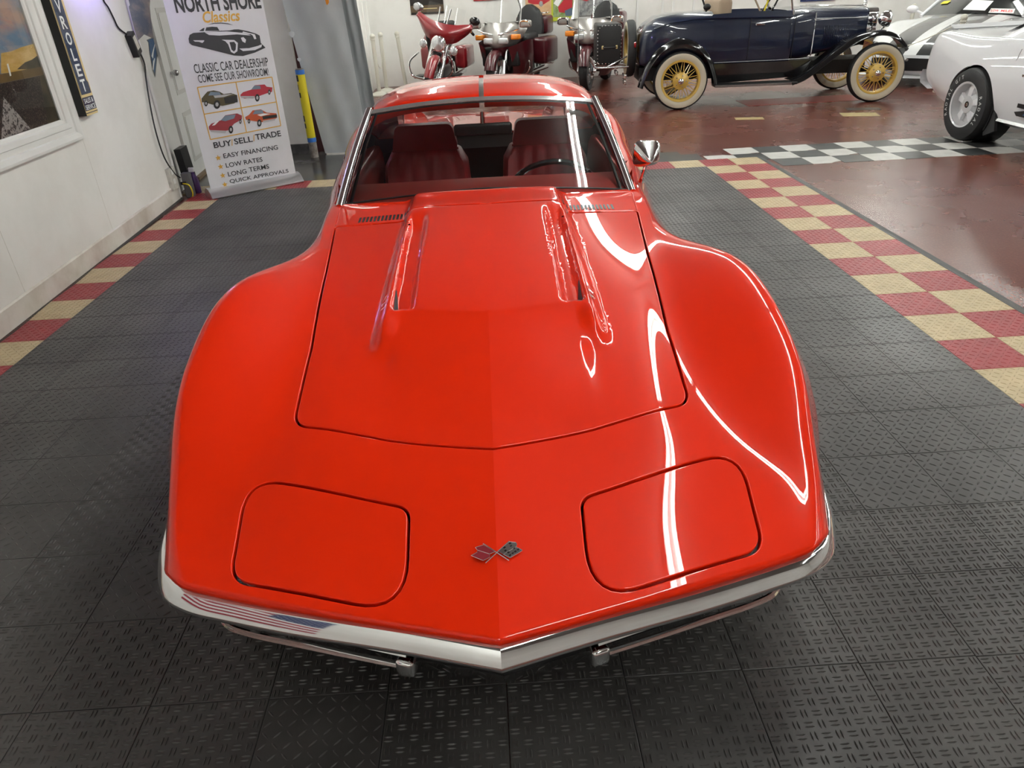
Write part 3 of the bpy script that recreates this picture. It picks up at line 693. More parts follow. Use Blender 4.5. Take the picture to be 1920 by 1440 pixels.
def build_floor():
    b = MB(); b.add([(-4, -5, 0), (14, -5, 0), (14, 17, 0), (-4, 17, 0)], [(0, 1, 2, 3)])
    fl = b.build('floor', 'red_concrete', None, smooth=False); tag(fl, kind='structure')
    md, mdia = tile_mesh('tile_double', PX, T, 'double', 'black_tile'), tile_mesh('tile_diamond', PX, T, 'diamond', 'black_tile')
    mr, mt = tile_mesh('tile_red', T, T, 'diamond', 'red_tile'), tile_mesh('tile_tan', T, T, 'diamond', 'tan_tile')
    def put(me, x, y, nm): o = link(nm, me, None, fl); o.location = (x, y, .0); return o
    def skew(x): return .150 * T * (XR - x) / (XR - XL)
    rows = range(0, 22)
    for c in range(15):
        for r in rows:
            x = XL + c * PX; y = YR0 - (r + 1) * T + skew(x)
            Y, X = (y / T), x / T
            # tiles wholly hidden under the car are left out
            if 4.2 < Y < 17.5 and -2.2 < X < .9: continue
            dbl = (-5.4 < X < 3.5 and Y < 12) or (X < 5.2 and X > -6 and Y < 5.3)
            if (c, r) in ((4, 17), (6, 19), (2, 19), (2, 20), (5, 19)): dbl = (c, r) in ((2, 19), (5, 19))
            if X < -5.4 and Y < 4.5: dbl = False
            put(md if dbl else mdia, x, y, 'black_tile')
    for r in rows:
        y = YR0 - (r + 1) * T
        put(mt if r % 2 == 0 else mr, XR, y, 'tan_tile' if r % 2 == 0 else 'red_tile'); put(mr if r % 2 == 0 else mt, XR + T, y, 'red_tile' if r % 2 == 0 else 'tan_tile')
        yl = y + .150 * T; put(mr if r % 2 == 0 else mt, XL - T, yl, 'red_tile' if r % 2 == 0 else 'tan_tile')
    n = int((XR + 2 * T - XL + T) / T) + 1
    for k in range(n):
        x = XR + T - k * T; put(mt if k % 2 == 0 else mr, x, YR0 + skew(x), 'tan_tile' if k % 2 == 0 else 'red_tile')
    # bevelled edging along the right side of the tiled area
    b = MB(); x0 = XR + 2 * T; b.add([(x0, -2, 0), (x0 + .07, -2, 0), (x0 + .07, YR0 + T, 0), (x0, YR0 + T, 0), (x0, -2, .012), (x0 + .02, -2, .012), (x0 + .02, YR0 + T, .012), (x0, YR0 + T, .012)], [(4, 5, 6, 7), (5, 1, 2, 6), (0, 4, 7, 3), (0, 1, 5, 4), (3, 7, 6, 2)])
    tag(b.build('edging', 'edge_ramp', fl, smooth=False))
    # black and white vinyl squares stuck on the red concrete
    mat('vinyl_white', (.62, .61, .58), rough=.35, noise=.4, nscale=9, col2=(.4, .38, .34)); mat('vinyl_black', (.035, .037, .038), rough=.3, noise=.5, nscale=6, col2=(.08, .08, .075))
    rnd = random.Random(3); q = T
    for i in range(-3, 9):
        for j in range(3):
            x, y = 3.02 + i * q, 6.495 + j * q * 1.01
            if x < XR + 2 * T + .06 and j == 0: continue
            if i == -3 and j == 2: continue
            w = (i + j) % 2 == 0; c = rnd.uniform(.02, .07)
            if w and rnd.random() < .6: pts = [(0, 0), (q, 0), (q, q - c), (q * .8, q - c * .4), (q * .7, q), (0, q)] if rnd.random() < .6 else [(0, 0), (q * .6, 0), (q * .7, c * .5), (q, c), (q, q), (0, q)]
            else: pts = [(0, 0), (q, 0), (q, q), (0, q)]
            b = MB(); b.prism([(a + rnd.uniform(-.004, .004), d + rnd.uniform(-.004, .004)) for a, d in pts], (0, 0, .003 if w else .0025), (x, y, 0)); b.build('white_square' if w else 'black_square', 'vinyl_white' if w else 'vinyl_black', fl, smooth=False)
    for x, y, w_, d_ in ((1.55, 6.90, .42, .45), (1.97, 6.90, .16, .3), (1.15, 7.0, .3, .4), (5.1, 6.5, .28, .28), (5.35, 6.8, .28, .3), (5.0, 7.35, .5, .3), (5.4, 6.2, .3, .3)):
        b = MB(); b.box((x, y, 0), (x + w_, y + d_, .0022)); b.build('black_square', 'vinyl_black', fl, smooth=False)
    mat('dark_concrete', (.045, .043, .041), rough=.22, noise=.7, nscale=1.6, col2=(.10, .095, .09), rvar=.1)
    b = MB(); b.add([(-3.2, 6.88, .001), (-.9, 6.88, .001), (-.9, 8.5, .001), (-3.2, 8.5, .001)], [(0, 1, 2, 3)]); b.build('dark_concrete_patch', 'dark_concrete', fl, smooth=False)
    mat('patch_tan', (.45, .36, .17), rough=.45, noise=.6, nscale=14, col2=(.3, .24, .1))
    for (x, y, w, d, r, m) in ((3.30, 9.05, .34, .16, .2, 'patch_tan'), (4.62, 8.92, .42, .26, .25, 'patch_tan'), (4.85, 9.3, .4, .2, .25, 'vinyl_black')):
        b = MB(); b.box((-w / 2, -d / 2, 0), (w / 2, d / 2, .002)); b.xform(rotm('Z', -r), (x, y, 0)); b.build('floor_patch', m, fl, smooth=False)
    mat('red_mat', (.42, .04, .03), rough=.35)
    b = MB(); b.box((3.62, 10.0, 0), (5.25, 10.55, .003)); b.build('painted_strip', 'red_mat', fl, smooth=False)
build_floor()
def wall(name, p0, p1, z0, z1, th, m=WALL):
    """upright slab from plan point p0 to p1, thickness to the left of the direction"""
    d = unit(V(*p1) - V(*p0)); n = V(-d[1], d[0]) * th; b = MB()
    P = [p0, p1, tuple(V(*p1) + n), tuple(V(*p0) + n)]
    b.prism(P, (0, 0, z1 - z0), (0, 0, z0)); return tag(b.build(name, m, None, smooth=False), kind='structure')
def build_walls():
    H = 3.5; xw = lambda y: -2.664 - (y - 3.52) * .040
    wall('wall_left', (xw(-5), -5), (xw(6.50), 6.50), 0, H, .14)
    wall('wall_side', (xw(6.5) - .07, 6.5), (-3.02, 8.35), 0, H, .10)
    wall('wall_return', (-3.1, 8.33), (-1.98, 8.33), 0, H, .25)
    wall('wall_far', (-1.98, 8.45), (-1.98, 14.7), 0, H, .12)
    wall('wall_back', (-2.1, 14.6), (14, 14.6), 0, H, .15)
    wall('wall_right', (14, 14.6), (14, -5), 0, H, .15)
    wall('wall_front', (14, -5), (-3.5, -5), 0, H, .15)
    b = MB(); b.box((-3.6, -5, H), (14.1, 15.7, H + .1)); tag(b.build('ceiling', 'ceiling_white', None, smooth=False), kind='structure')
build_walls()
def ceiling_lamps():
    """rows of twin-tube fluorescent fixtures, some added to brighten the walls"""
    k = 0
    H = 3.5
    for x, ys in ((1.35, (-.7, 1.8, 4.3, 6.8, 9.3, 11.8)), (5.6, (1.2, 4.9, 8.6, 12.2)), (9.6, (-2.5, 1.2, 4.9, 8.6, 12.2)), (-1.2, (-3.7,)), (-.9, (10.6, 13.0)), (3.6, (12.6,)), (7.6, (12.9,))):  # lone lamp behind the camera and extra back lamps added to brighten walls
        for y in ys:
            lamp = thing('ceiling_lamp', 'white twin-tube fluorescent strip lamp under the ceiling, some added to brighten the walls', 'lamp', (x, y, H), 0, 'ceiling strip lamps')
            b = MB(); b.prism([(-.09, 0), (.09, 0), (.07, -.05), (-.07, -.05)], (0, 2.44, 0), (0, -1.22, 0), (1, 0, 0), (0, 0, 1)); b.build('fixture', 'fixture_white', lamp, smooth=False)
            for s in (-1, 1):
                b = MB(); b.tube([(s * .045, -1.17, -.075), (s * .045, 1.17, -.075)], .019, 10); b.build('tube', 'tube_glow', lamp)
ceiling_lamps()
# ============================================================ left side: wall pieces, framed picture, sign, banner, tarpaulin
def ray(px, py): return np.array(_f) + np.array(_r) * (px - 960) / CAM_F - np.array(_u) * (py - 720) / CAM_F
CAMP = V(0, 0, CAM_H)
def on_plane(px, py, p, n):
    d = ray(px, py); n = V(*n); return CAMP + d * (((V(*p) - CAMP) @ n) / (d @ n))
WN = unit(V(1, .04, 0)); WP = V(-2.664, 3.52, 0); WE = unit(V(-.04, 1, 0))
def lw(y, z, off=0.0): return V(-2.664 - (y - 3.52) * .04, y, z) + WN * off
mat('white_trim', (.76, .76, .74), rough=.35, noise=.2, nscale=5, col2=(.6, .58, .54))
mat('sign_navy', (.018, .035, .085), rough=.25, coat=.4); mat('sign_cream', (.72, .56, .25), rough=.35); mat('sign_white', (.85, .85, .83), rough=.4)
mat('wire_black', (.012, .012, .012), rough=.5); mat('dirty_plastic', (.62, .60, .54), rough=.5, noise=.6, nscale=20, col2=(.35, .33, .29))
def baseboards():
    b = MB(); y0, y1 = -4.9, 6.48
    b.grid([[lw(y, 0, .0), lw(y, 0, .012), lw(y, .13, .012), lw(y, .14, .004), lw(y, .14, 0)] for y in (y0, y1)]); mat('dirty_white', (.68, .65, .60), rough=.5, noise=.85, nscale=2.6, col2=(.42, .36, .30), lo=.42, hi=.7); tag(b.build('baseboard_left', 'dirty_white', None, smooth=False), kind='structure')
    mat('dark_foot', (.045, .040, .035), rough=.8); b = MB(); b.grid([[lw(y, .0135, .012), lw(y, .0135, .030 + .008 * math.sin(y * 9)), lw(y, 0.0, .032)] for y in np.linspace(y0, y1, 80)]); tag(b.build('trim_1', 'dark_foot', None), kind='structure')  # dark wavy strip where the wall meets the floor
    # panel joints and conduit at the end of the wall
    b = MB(); b.tube([lw(6.49, 0.02, .012), lw(6.49, 3.4, .012)], .014, 8); tag(b.build('trim_2', 'white_trim', None), kind='structure')
    for k, y in enumerate((2.66, 3.88, 5.1)):
        b = MB(); b.grid([[lw(y, z, .0008), lw(y + .004, z, .0008)] for z in (.14, 3.4)]); tag(b.build('trim_%d' % (3 + k), 'dirty_plastic', None, smooth=False), kind='structure')
    mat('dark_base', (.05, .048, .046), rough=.6, noise=.6, nscale=12, col2=(.14, .13, .12))
    b = MB(); b.box((-3.0, 8.318, 0), (-1.975, 8.33, .11)); tag(b.build('baseboard_return', 'dark_base', None, smooth=False), kind='structure')
baseboards()
def framed_picture():
    y0, y1, z0, z1 = 3.05, 4.875, .925, 2.15
    t = thing('framed_picture', 'large road poster behind glass in a wide white moulded frame', 'picture', lw((y0 + y1) / 2, z0))
    o = -np.array(t.location)
    # moulded frame swept round with mitred corners
    prof = [(0, .004), (0, .016), (.012, .022), (.030, .024), (.036, .032), (.075, .034), (.082, .026), (.120, .026), (.128, .036), (.165, .042), (.185, .040), (.190, .02), (.190, 0)]
    cor = [((y0, z0), (-1, -1)), ((y1, z0), (1, -1)), ((y1, z1), (1, 1)), ((y0, z1), (-1, 1))]
    names = ('bottom_rail', 'right_stile', 'top_rail', 'left_stile')
    for k in range(4):
        b = MB(); b.grid([[lw(c[0] + d[0] * w, c[1] + d[1] * w * .78, h) + o for w, h in prof] for c, d in (cor[k], cor[(k + 1) % 4])]); b.build('frame_rail', 'white_trim', t, smooth=False)
    def pp(px, py): q = on_plane(px, py, WP, WN); return (q[1], q[2])
    def patch(name, pts, m, off):
        b = MB(); b.add([lw(y, z, off) + o for y, z in pts], [tuple(range(len(pts)))]); return b.build(name, m, t, smooth=False)
    mat('pic_sky', (.16, .25, .36), rough=.35, noise=1, nscale=2.2, col2=(.50, .33, .26), stretch=(1, 1, 2.2), lo=.42, hi=.62); mat('pic_gold', (.55, .33, .06), rough=.35, noise=1, nscale=4, col2=(.75, .55, .25), stretch=(1, 1, 4)); mat('pic_hill', (.045, .04, .025), rough=.4, noise=1, nscale=9, col2=(.12, .09, .05)); mat('pic_field', (.20, .13, .05), rough=.4, noise=.6, nscale=12)
    mat('pic_road', (.030, .022, .020), rough=.4, noise=1, nscale=110, col2=(.16, .12, .10), lo=.5, hi=.62); mat('pic_line', (.42, .38, .36), rough=.4, noise=1, nscale=60, col2=(.05, .04, .04), lo=.5, hi=.58); mat('pic_car', (.035, .04, .05), rough=.3)
    patch('sky_print', [(y0, z0), (y1, z0), (y1, z1), (y0, z1)], 'pic_sky', .005)
    g = [pp(*q) for q in ((0, 100), (20, 96), (40, 88), (62, 82), (68, 105), (76, 128), (40, 134), (0, 138))]; patch('sunset_print', g, 'pic_gold', .0055)
    patch('hill_print', [pp(*q) for q in ((30, 130), (45, 117), (58, 112), (70, 103), (76, 128), (50, 130))], 'pic_hill', .006)
    zf = pp(60, 128)[1]; zr = pp(70, 142)[1]
    patch('field_print', [(y0, zr), (y1, zr), (y1, zf), (y0, zf)], 'pic_field', .0062)
    patch('road_print', [(y0, z0), pp(88, 232), pp(72, 142), (y0, zr)], 'pic_road', .0065); patch('verge_print', [pp(88, 232), (y1, z0), (y1, zr), pp(72, 142)], 'pic_hill', .0066)
    patch('road_line_print', [pp(0, 262), pp(4, 182), pp(55, 241)], 'pic_line', .007); patch('road_line_left_print', [(3.6, z0), (3.75, z0), (4.12, 1.1), (4.10, 1.1)], 'pic_line', .007)
    car = rpoly([(3.3, 1.10), (4.28, 1.12), (4.33, 1.25), (4.25, 1.45), (3.95, 1.52), (3.6, 1.5), (3.3, 1.35)], .08); patch('car_print', car, 'pic_car', .0072); patch('bright_print', [pp(10, 120), pp(13, 119), pp(19, 142), pp(16, 143)], 'sign_white', .0075)
    b = MB(); b.add([lw(y, z, .012) + o for y, z in ((y0, z0), (y1, z0), (y1, z1), (y0, z1))], [(0, 1, 2, 3)]); b.build('glass_pane', 'clear_glass', t, smooth=False)
framed_picture()
def vertical_sign():
    y0, y1, z0, z1 = 5.150, 5.325, .905, 2.02
    t = thing('dealer_sign', 'narrow navy and cream vertical sign with white lettering beside the white frame', 'sign', lw((y0 + y1) / 2, z0)); o = -np.array(t.location)
    b = MB(); b.add([lw(y, z, f) + o for f in (0, .055) for y, z in ((y0, z0), (y1, z0), (y1, z1), (y0, z1))], [(0, 1, 5, 4), (1, 2, 6, 5), (2, 3, 7, 6), (3, 0, 4, 7), (4, 5, 6, 7)]); b.build('sign_box', 'black_trim', t, smooth=False)
    def patch(name, pts, m, off):
        b = MB(); b.add([lw(y, z, off) + o for y, z in pts], [tuple(range(len(pts)))]); return b.build(name, m, t, smooth=False)
    patch('cream_border', [(y0, z0), (y1, z0), (y1, z1), (y0, z1)], 'sign_cream', .0555)
    patch('navy_field', [(y0 + .016, 1.035), (y1 - .012, 1.035), (y1 - .012, 1.10), (y1 - .028, 1.12), (y1 - .028, z1 - .03), (y0 + .016, z1 - .03)], 'sign_navy', .057)
    patch('gold_line', [(y0 + .006, 1.02), (y0 + .009, 1.02), (y0 + .009, z1 - .02), (y0 + .006, z1 - .02)], 'black_trim', .0572)
    patch('navy_foot', [(y0 + .004, .935), (y1 - .004, .935), (y1 - .004, 1.018), (y0 + .004, 1.018)], 'sign_navy', .057); patch('foot_line', [(y0, .918), (y1, .918), (y1, .923), (y0, .923)], 'sign_navy', .0565)
    for k, ch in enumerate('CHEVROLET'):
        z = 1.561 + .0945 * (3 - k); text_obj('letter', ch, 'sign_white', t, lw((y0 + y1) / 2 - .004, z, .058) + o, WE, (0, 0, 1), width=.070 if ch != 'L' else .055, height=.076, bold=.02)
    text_obj('letter', 'SALES &', 'sign_white', t, lw((y0 + y1) / 2, .995, .058) + o, WE, (0, 0, 1), width=.135, height=.030, bold=.015); text_obj('letter', 'SERVICE', 'sign_white', t, lw((y0 + y1) / 2, .955, .058) + o, WE, (0, 0, 1), width=.145, height=.030, bold=.015)
vertical_sign()
def wall_bits():
    def wp(px, py, off=.01): return on_plane(px, py, WP + WN * off, WN)
    b = MB(); b.tube(cr_pts([wp(185, -40), wp(193, -2), wp(203, 14), wp(213, 34), wp(222, 52), wp(237, 64)], 4), .006, 6); tag(b.build('cable', 'wire_black'), 'thin black knotted cable hanging on the left wall above the small box', 'cable')
    S0 = V(-2.855, 6.5, 0); SN = unit(V(1.85, .167, 0)); SE = unit(V(-.167, 1.85, 0))
    def sp(px, py, off=.004): return on_plane(px, py, S0 + SN * off, SN)
    b = MB(); b.tube(cr_pts([wp(262, 97, .02), wp(271, 120, .02), wp(274, 150, .02), wp(283, 205, .02), wp(293, 250, .03), wp(308, 295, .03), wp(327, 325, .03), wp(338, 333, .03)], 5), .006, 6); tag(b.build('cable', 'wire_black'), 'long dark cable running down the wall corner to the outlet', 'cable')
    t = thing('adapter_box', 'small black and cream electrical box at the wall edge', 'electrical box', lw(6.33, 1.25)); o = -np.array(t.location)
    b = MB(); P = [lw(6.28, 1.34, .0), lw(6.36, 1.37, .0), lw(6.42, 1.22, .0), lw(6.33, 1.18, 0)]; b.add([p + o for p in P] + [p + WN * .05 + o for p in P], [(4, 5, 6, 7), (0, 1, 5, 4), (1, 2, 6, 5), (2, 3, 7, 6), (3, 0, 4, 7)]); b.build('case', 'black_trim', t, smooth=False)
    b = MB(); P = [lw(6.30, 1.325, .052), lw(6.355, 1.345, .052), lw(6.395, 1.25, .052), lw(6.335, 1.23, .052)]; b.add([p + o for p in P], [(0, 1, 2, 3)]); b.build('face', 'dirty_plastic', t, smooth=False)
    t = thing('wall_outlet', 'dirty white wall outlet box low at the end of the left wall', 'outlet', lw(6.42, .10)); o = -np.array(t.location)
    b = MB(); P = [(6.33, .115), (6.47, .115), (6.47, .30), (6.33, .30)]; b.add([lw(y, z, f) + o for f in (0, .03) for y, z in P], [(4, 5, 6, 7), (0, 1, 5, 4), (1, 2, 6, 5), (2, 3, 7, 6), (3, 0, 4, 7)]); b.build('box', 'dirty_plastic', t, smooth=False)
    for z in (.16, .24): b = MB(); b.add([lw(y, zz, .031) + o for y, zz in rpoly([(6.375, z), (6.425, z), (6.425, z + .045), (6.375, z + .045)], .012)], [tuple(range(24))]); b.build('socket', 'white_trim', t, smooth=False)
    # stickers on the casing strip
    mat('sticker_blue', (.03, .09, .20), rough=.4); mat('sticker_grey', (.10, .105, .11), rough=.4); mat('sticker_brown', (.16, .13, .11), rough=.4)
    def sticker(name, label, shapes):
        t = thing(name, label, 'sticker', sp(*shapes[0][1][0])); o = -np.array(t.location)
        for k, (pn, pts, m) in enumerate(shapes): b = MB(); b.add([sp(px, py, .004 + .001 * k) + o for px, py in pts], [tuple(range(len(pts)))]); b.build(pn, m, t, smooth=False)
    sticker('arrow_sticker', 'torn dark blue arrow-shaped sticker on the white door casing', [('backing', [(274.5, 75), (288, 69.5), (291, 78), (296, 100), (299.5, 107), (295, 106), (293, 125), (291, 146), (286, 130), (280, 98), (278.5, 80)], 'sticker_grey'), ('print', [(276.5, 76), (287.5, 71.5), (289.5, 79), (293.5, 100), (292, 115), (290.5, 138), (287, 128), (281.5, 98), (279.5, 81)], 'sticker_blue'), ('lettering', [(284, 105), (286, 97), (290, 82), (291, 83), (288, 98), (287, 110)], 'sign_white'), ('lettering', [(286, 130), (287, 115), (290, 108), (290.5, 111), (289, 122), (288, 132)], 'sign_white')])
    sh = [('backing', [(257, -2), (267, -3), (273, 30), (279.5, 51), (269, 54), (266, 40), (262, 20)], 'sticker_grey')]
    for (x, y) in ((264, 20), (267, 33), (270.5, 45), (268, 20), (271.5, 32), (275, 44)): sh.append(('lettering', [(x - 1.6, y - 3.5), (x + 1, y - 4.5), (x + 2.4, y + 3), (x - .4, y + 4)], 'sign_white'))
    sticker('notice_sticker', 'dark grey rectangular sticker with pale blocks above the blue sticker', sh)
    # curling poster strip hanging off the wall end
    b = MB(); G = []
    for k, (px, py) in enumerate(((240, -8), (242, 15), (247, 35), (253, 58), (259, 76))):
        a = wp(px, py, .02); w = .12 - .012 * k; G.append([a, a + V(w * .5, .06, .01 * k), a + V(w, .14, 0)])
    mat('poster_strip', (.13, .15, .18), rough=.45, noise=1, nscale=6, col2=(.40, .34, .27)); b.grid(G); tag(b.build('hanging_poster', 'poster_strip'), 'curled grey-blue poster hanging edge-on at the wall corner', 'poster')
    # casing and six-panel door
    def slab(name, ya, yb, z0, z1, off0, off1, m, parent=None):
        b = MB(); P = []
        for f in (off0, off1):
            for y, z in ((ya, z0), (yb, z0), (yb, z1), (ya, z1)): P.append(S0 + SE * (y - 6.5) + SN * f + V(0, 0, z))
        b.add(P, [(4, 5, 6, 7), (0, 1, 5, 4), (1, 2, 6, 5), (2, 3, 7, 6), (3, 0, 4, 7), (3, 2, 1, 0)]); return b.build(name, m, parent, smooth=False)
    tag(slab('trim_8', 6.66, 6.72, 0, 2.2, 0, .02, 'white_trim'), kind='structure'); tag(slab('trim_9', 7.14, 7.22, 0, 2.2, 0, .03, 'white_trim'), kind='structure')
    mat('door_gap', (.16, .14, .12), rough=.8); tag(slab('trim_10', 7.22, 7.245, 0, 2.1, 0, .006, 'door_gap'), kind='structure')
    d = slab('door_1', 7.245, 8.20, .015, 2.08, 0, .02, 'white_trim'); tag(d, kind='structure')
    for ya, yb in ((7.36, 7.68), (7.79, 8.10)):
        for z0, z1 in ((.16, .62), (.78, 1.52), (1.62, 1.98)):
            slab('door_panel', ya, yb, z0, z1, .0202, .024, 'door_recess', d); slab('door_panel', ya + .03, yb - .03, z0 + .04, z1 - .04, .0245, .032, 'white_trim', d)
    b = MB(); b.ell(S0 + SE * .82 + SN * .07 + V(0, 0, .98), .028); b.tube([S0 + SE * .82 + SN * .02 + V(0, 0, .98), S0 + SE * .82 + SN * .07 + V(0, 0, .98)], .012, 8); b.build('door_knob', 'chrome_dull', d)
    tag(slab('trim_11', 7.24, 8.22, 0, .03, .021, .06, 'threshold_wood'), kind='structure')
mat('door_recess', (.62, .61, .58), rough=.4); mat('threshold_wood', (.18, .12, .07), rough=.5)
wall_bits()
def corner_clutter():
    b = MB(); b.box((-.03, -.10, 0), (.03, .10, .40)); o = b.build('panel_board', 'black_trim', None, smooth=False); o.location = (-2.76, 6.78, .0); o.rotation_euler = (0, rad(-3), rad(4)); tag(o, 'flat black board leaning upright beside the white door', 'board')
    mat('purple_plastic', (.06, .02, .12), rough=.3); t = thing('spray_bottle', 'purple and white spray bottle standing by the wall corner', 'bottle', (-2.68, 6.66, 0)); b = MB(); b.lathe([(.001, 0), (.035, 0), (.037, .01), (.037, .14), (.015, .18), (.015, .20), (.001, .20)], n=16); b.build('body', 'purple_plastic', t); b = MB(); b.bbox((-.03, -.012, .20), (.02, .012, .24), .006); b.build('nozzle', 'sign_white', t)
    mat('grey_plastic', (.12, .12, .12), rough=.5); t = thing('power_block', 'grey upright power block with plugged cord at the wall foot', 'power strip', (-2.70, 6.55, 0)); b = MB(); b.bbox((-.035, -.035, 0), (.035, .035, .22), .008); b.build('body', 'grey_plastic', t); b = MB(); b.bbox((-.05, -.045, .12), (0.0, -.03, .15), .005); b.build('plug', 'black_trim', t); b = MB(); b.tube(cr_pts([(-.03, -.04, .135), (.03, -.06, .12), (.04, -.05, .05), (.02, -.04, .0)], 4), .006, 6); b.build('yellow_cord', 'hazard_yellow', t)
    mat('denim_blue', (.10, .17, .25), rough=.85, noise=.6, nscale=20, col2=(.05, .09, .15)); rnd = random.Random(4); G = []
    for i in range(13):
        row = []
        for j in range(9):
            x = (i - 6) * .028 + .012 * math.sin(j * 1.7 + i); y = (j - 4) * .018 + .010 * math.sin(i * 2.1); e = max(abs(i - 6) / 6, abs(j - 4) / 4); h = (.016 + .055 * (1 - e) * (.6 + .4 * math.sin(i * 1.9 + j * 1.3) ** 2)) if e < 1 else .013
            row.append((x, y, h + .004 * rnd.random()))
        G.append(row)
    b = MB(); b.grid(G); o = b.build('cleaning_rag', 'denim_blue', None, ang=70); o.location = (-2.50, 6.72, 0); o.rotation_euler = (0, 0, rad(30)); o.scale = (.62, .62, 1); tag(o, 'crumpled blue cloth rag lying on the tiles by the banner', 'rag')
mat('hazard_yellow', (.75, .62, .02), rough=.45)
corner_clutter()
def banner():
    A, B = V(-2.46, 6.343, 0), V(-1.735, 6.87, 0); e1 = unit(B - A); n = V(e1[1], -e1[0], 0); W = float(np.linalg.norm(B - A))
    t = thing('rollup_banner', 'white roll-up dealership banner on a silver foot', 'banner', A + e1 * W / 2); o = -np.array(t.location)
    fo = A - n * .075                                  # foot of the sheet
    def pc(px, py): q = on_plane(px, py, fo, n); return V(float((q - fo) @ e1), q[2])
    def at(c, l=0.0): return fo + e1 * c[0] + V(0, 0, c[1]) + n * l + o
    mat('banner_white', (.74, .74, .77), rough=.5, noise=.5, nscale=1.8, col2=(.62, .61, .60)); mat('banner_dark', (.035, .036, .040), rough=.5); mat('banner_gold', (.72, .40, .06), rough=.5); mat('aluminium', (.68, .68, .68), rough=.28, metal=.85)
    xl, xr = pc(398, 366)[0], pc(556, 332)[0]
    b = MB(); b.add([at((xl, .07)), at((xr, .07)), at((xr, 2.05)), at((xl, 2.05))], [(0, 1, 2, 3)]); b.v += [tuple(V(*p) - n * .002) for p in b.v]; b.f += [(7, 6, 5, 4), (0, 4, 5, 1), (1, 5, 6, 2), (2, 6, 7, 3), (3, 7, 4, 0)]; b.build('sheet', 'banner_white', t, smooth=False)
    prof = [(-.10, 0), (.085, 0), (.095, .012), (.06, .05), (.02, .075), (-.02, .085), (-.06, .08), (-.095, .05), (-.105, .02)]
    b = MB(); P = [[fo + e1 * (xl - .03 + f * (xr - xl + .06)) + n * a + V(0, 0, .012 + z) + o for a, z in prof] for f in (0, 1)]; b.grid(P, closev=True); k = len(prof); b.f += [tuple(range(k))[::-1], tuple(range(k, 2 * k))]; b.build('foot', 'aluminium', t, ang=30)
    b = MB(); b.tube([fo - n * .02 + e1 * (xl + xr) / 2 + V(0, 0, .09) + o, fo - n * .02 + e1 * (xl + xr) / 2 + V(0, 0, 2.05) + o], .012, 8); b.build('support_pole', 'aluminium', t)
    b = MB(); b.add([at((xl, .072), .001), at((xr, .072), .001), at((xr, .088), .001), at((xl, .088), .001)], [(0, 1, 2, 3)]); b.build('gold_band', 'banner_gold', t, smooth=False)
    ey = V(0, 0, 1)
    def txt(s, l, r, m, h, bold=.0, shear=0.0, name='lettering'):
        a, c = pc(*l), pc(*r); q = (a + c) / 2; text_obj(name, s, m, t, at(q, .002), e1, ey, width=float(c[0] - a[0]), height=h, bold=bold, shear=shear)
    txt('NORTH SHORE', (328, 13), (487, -4), 'banner_dark', .125, .03)
    txt('Classics', (380, 34), (449, 27), 'banner_gold', .085, .02, .25)
    txt('CLASSIC CAR DEALERSHIP', (364, 131), (502, 114), 'banner_dark', .070, .005); txt('COME SEE OUR SHOWROOM!', (371.5, 149), (503, 133.5), 'banner_dark', .062, .004)
    txt('BUY', (400.5, 273), (434, 267), 'banner_dark', .050, .018); txt('SELL', (439, 266), (473, 260), 'banner_dark', .050, .018); txt('TRADE', (479, 259), (526, 248), 'banner_dark', .050, .018)
    txt('/', (433, 267), (437, 266.5), 'banner_gold', .055, .02); txt('/', (474, 259), (478, 258.5), 'banner_gold', .055, .02)
    for s, l, r in (('EASY FINANCING', (419, 293.5), (520.5, 275)), ('LOW RATES', (423.5, 311.5), (491.5, 297.5)), ('LONG', (427.5, 327.5), (461.7, 320)), ('TERMS', (466.7, 319), (504, 311)), ('QUICK APPROVALS', (431, 342.5), (540.5, 319))): txt(s, l, r, 'banner_dark', .040, .009)
    for c in ((409, 296), (413.5, 312.5), (417.5, 329), (421.5, 346)):
        q = pc(*c); b = MB(); b.add([at(q + V(math.sin(a) * r, math.cos(a) * r), .002) for a, r in ((2 * PI * k / 10, .026 if k % 2 == 0 else .011) for k in range(10))], [tuple(range(10))]); b.build('star', 'banner_gold', t, smooth=False)
    def Z(p): return pc(p[0] / 3.6 + 300, p[1] / 3.6)       # picked in a 3.6x enlargement
    def patch(name, pts, m, l=.002, f=Z):
        b = MB(); b.add([at(f(p), l) for p in pts], [tuple(range(len(pts)))]); return b.build(name, m, t, smooth=False)
    # big car drawing
    patch('car_drawing', [(192, 262), (200, 235), (225, 222), (300, 217), (380, 213), (450, 200), (530, 198), (600, 212), (650, 228), (672, 240), (680, 290), (690, 300), (712, 322), (640, 355), (560, 378), (500, 375), (400, 350), (300, 325), (215, 305), (197, 290)], 'banner_dark')
    patch('car_drawing', [(262, 210), (290, 190), (300, 188), (295, 210)], 'banner_dark'); patch('car_drawing', [(305, 208), (312, 185), (350, 180), (385, 182), (402, 208)], 'banner_dark')
    patch('car_drawing', [(320, 168), (360, 155), (410, 152), (460, 158), (495, 170), (455, 163), (410, 158), (365, 160)], 'banner_dark')
    w = 'banner_white'
    patch('car_highlight', [(400, 178), (440, 168), (500, 176), (530, 192), (470, 205), (415, 208)], w, .0025); patch('car_highlight', [(300, 218), (450, 212), (560, 222), (615, 240), (520, 232), (400, 240), (330, 236)], w, .0025)
    patch('car_highlight', [(222, 272), (298, 272), (296, 280), (285, 290), (262, 282), (236, 281)], w, .0025); patch('car_highlight', [(415, 268), (500, 270), (525, 290), (522, 345), (500, 362), (478, 350), (460, 300), (440, 278)], w, .0025); patch('car_drawing', [(468, 285), (500, 282), (512, 300), (510, 335), (498, 348), (482, 335)], 'banner_dark', .003)
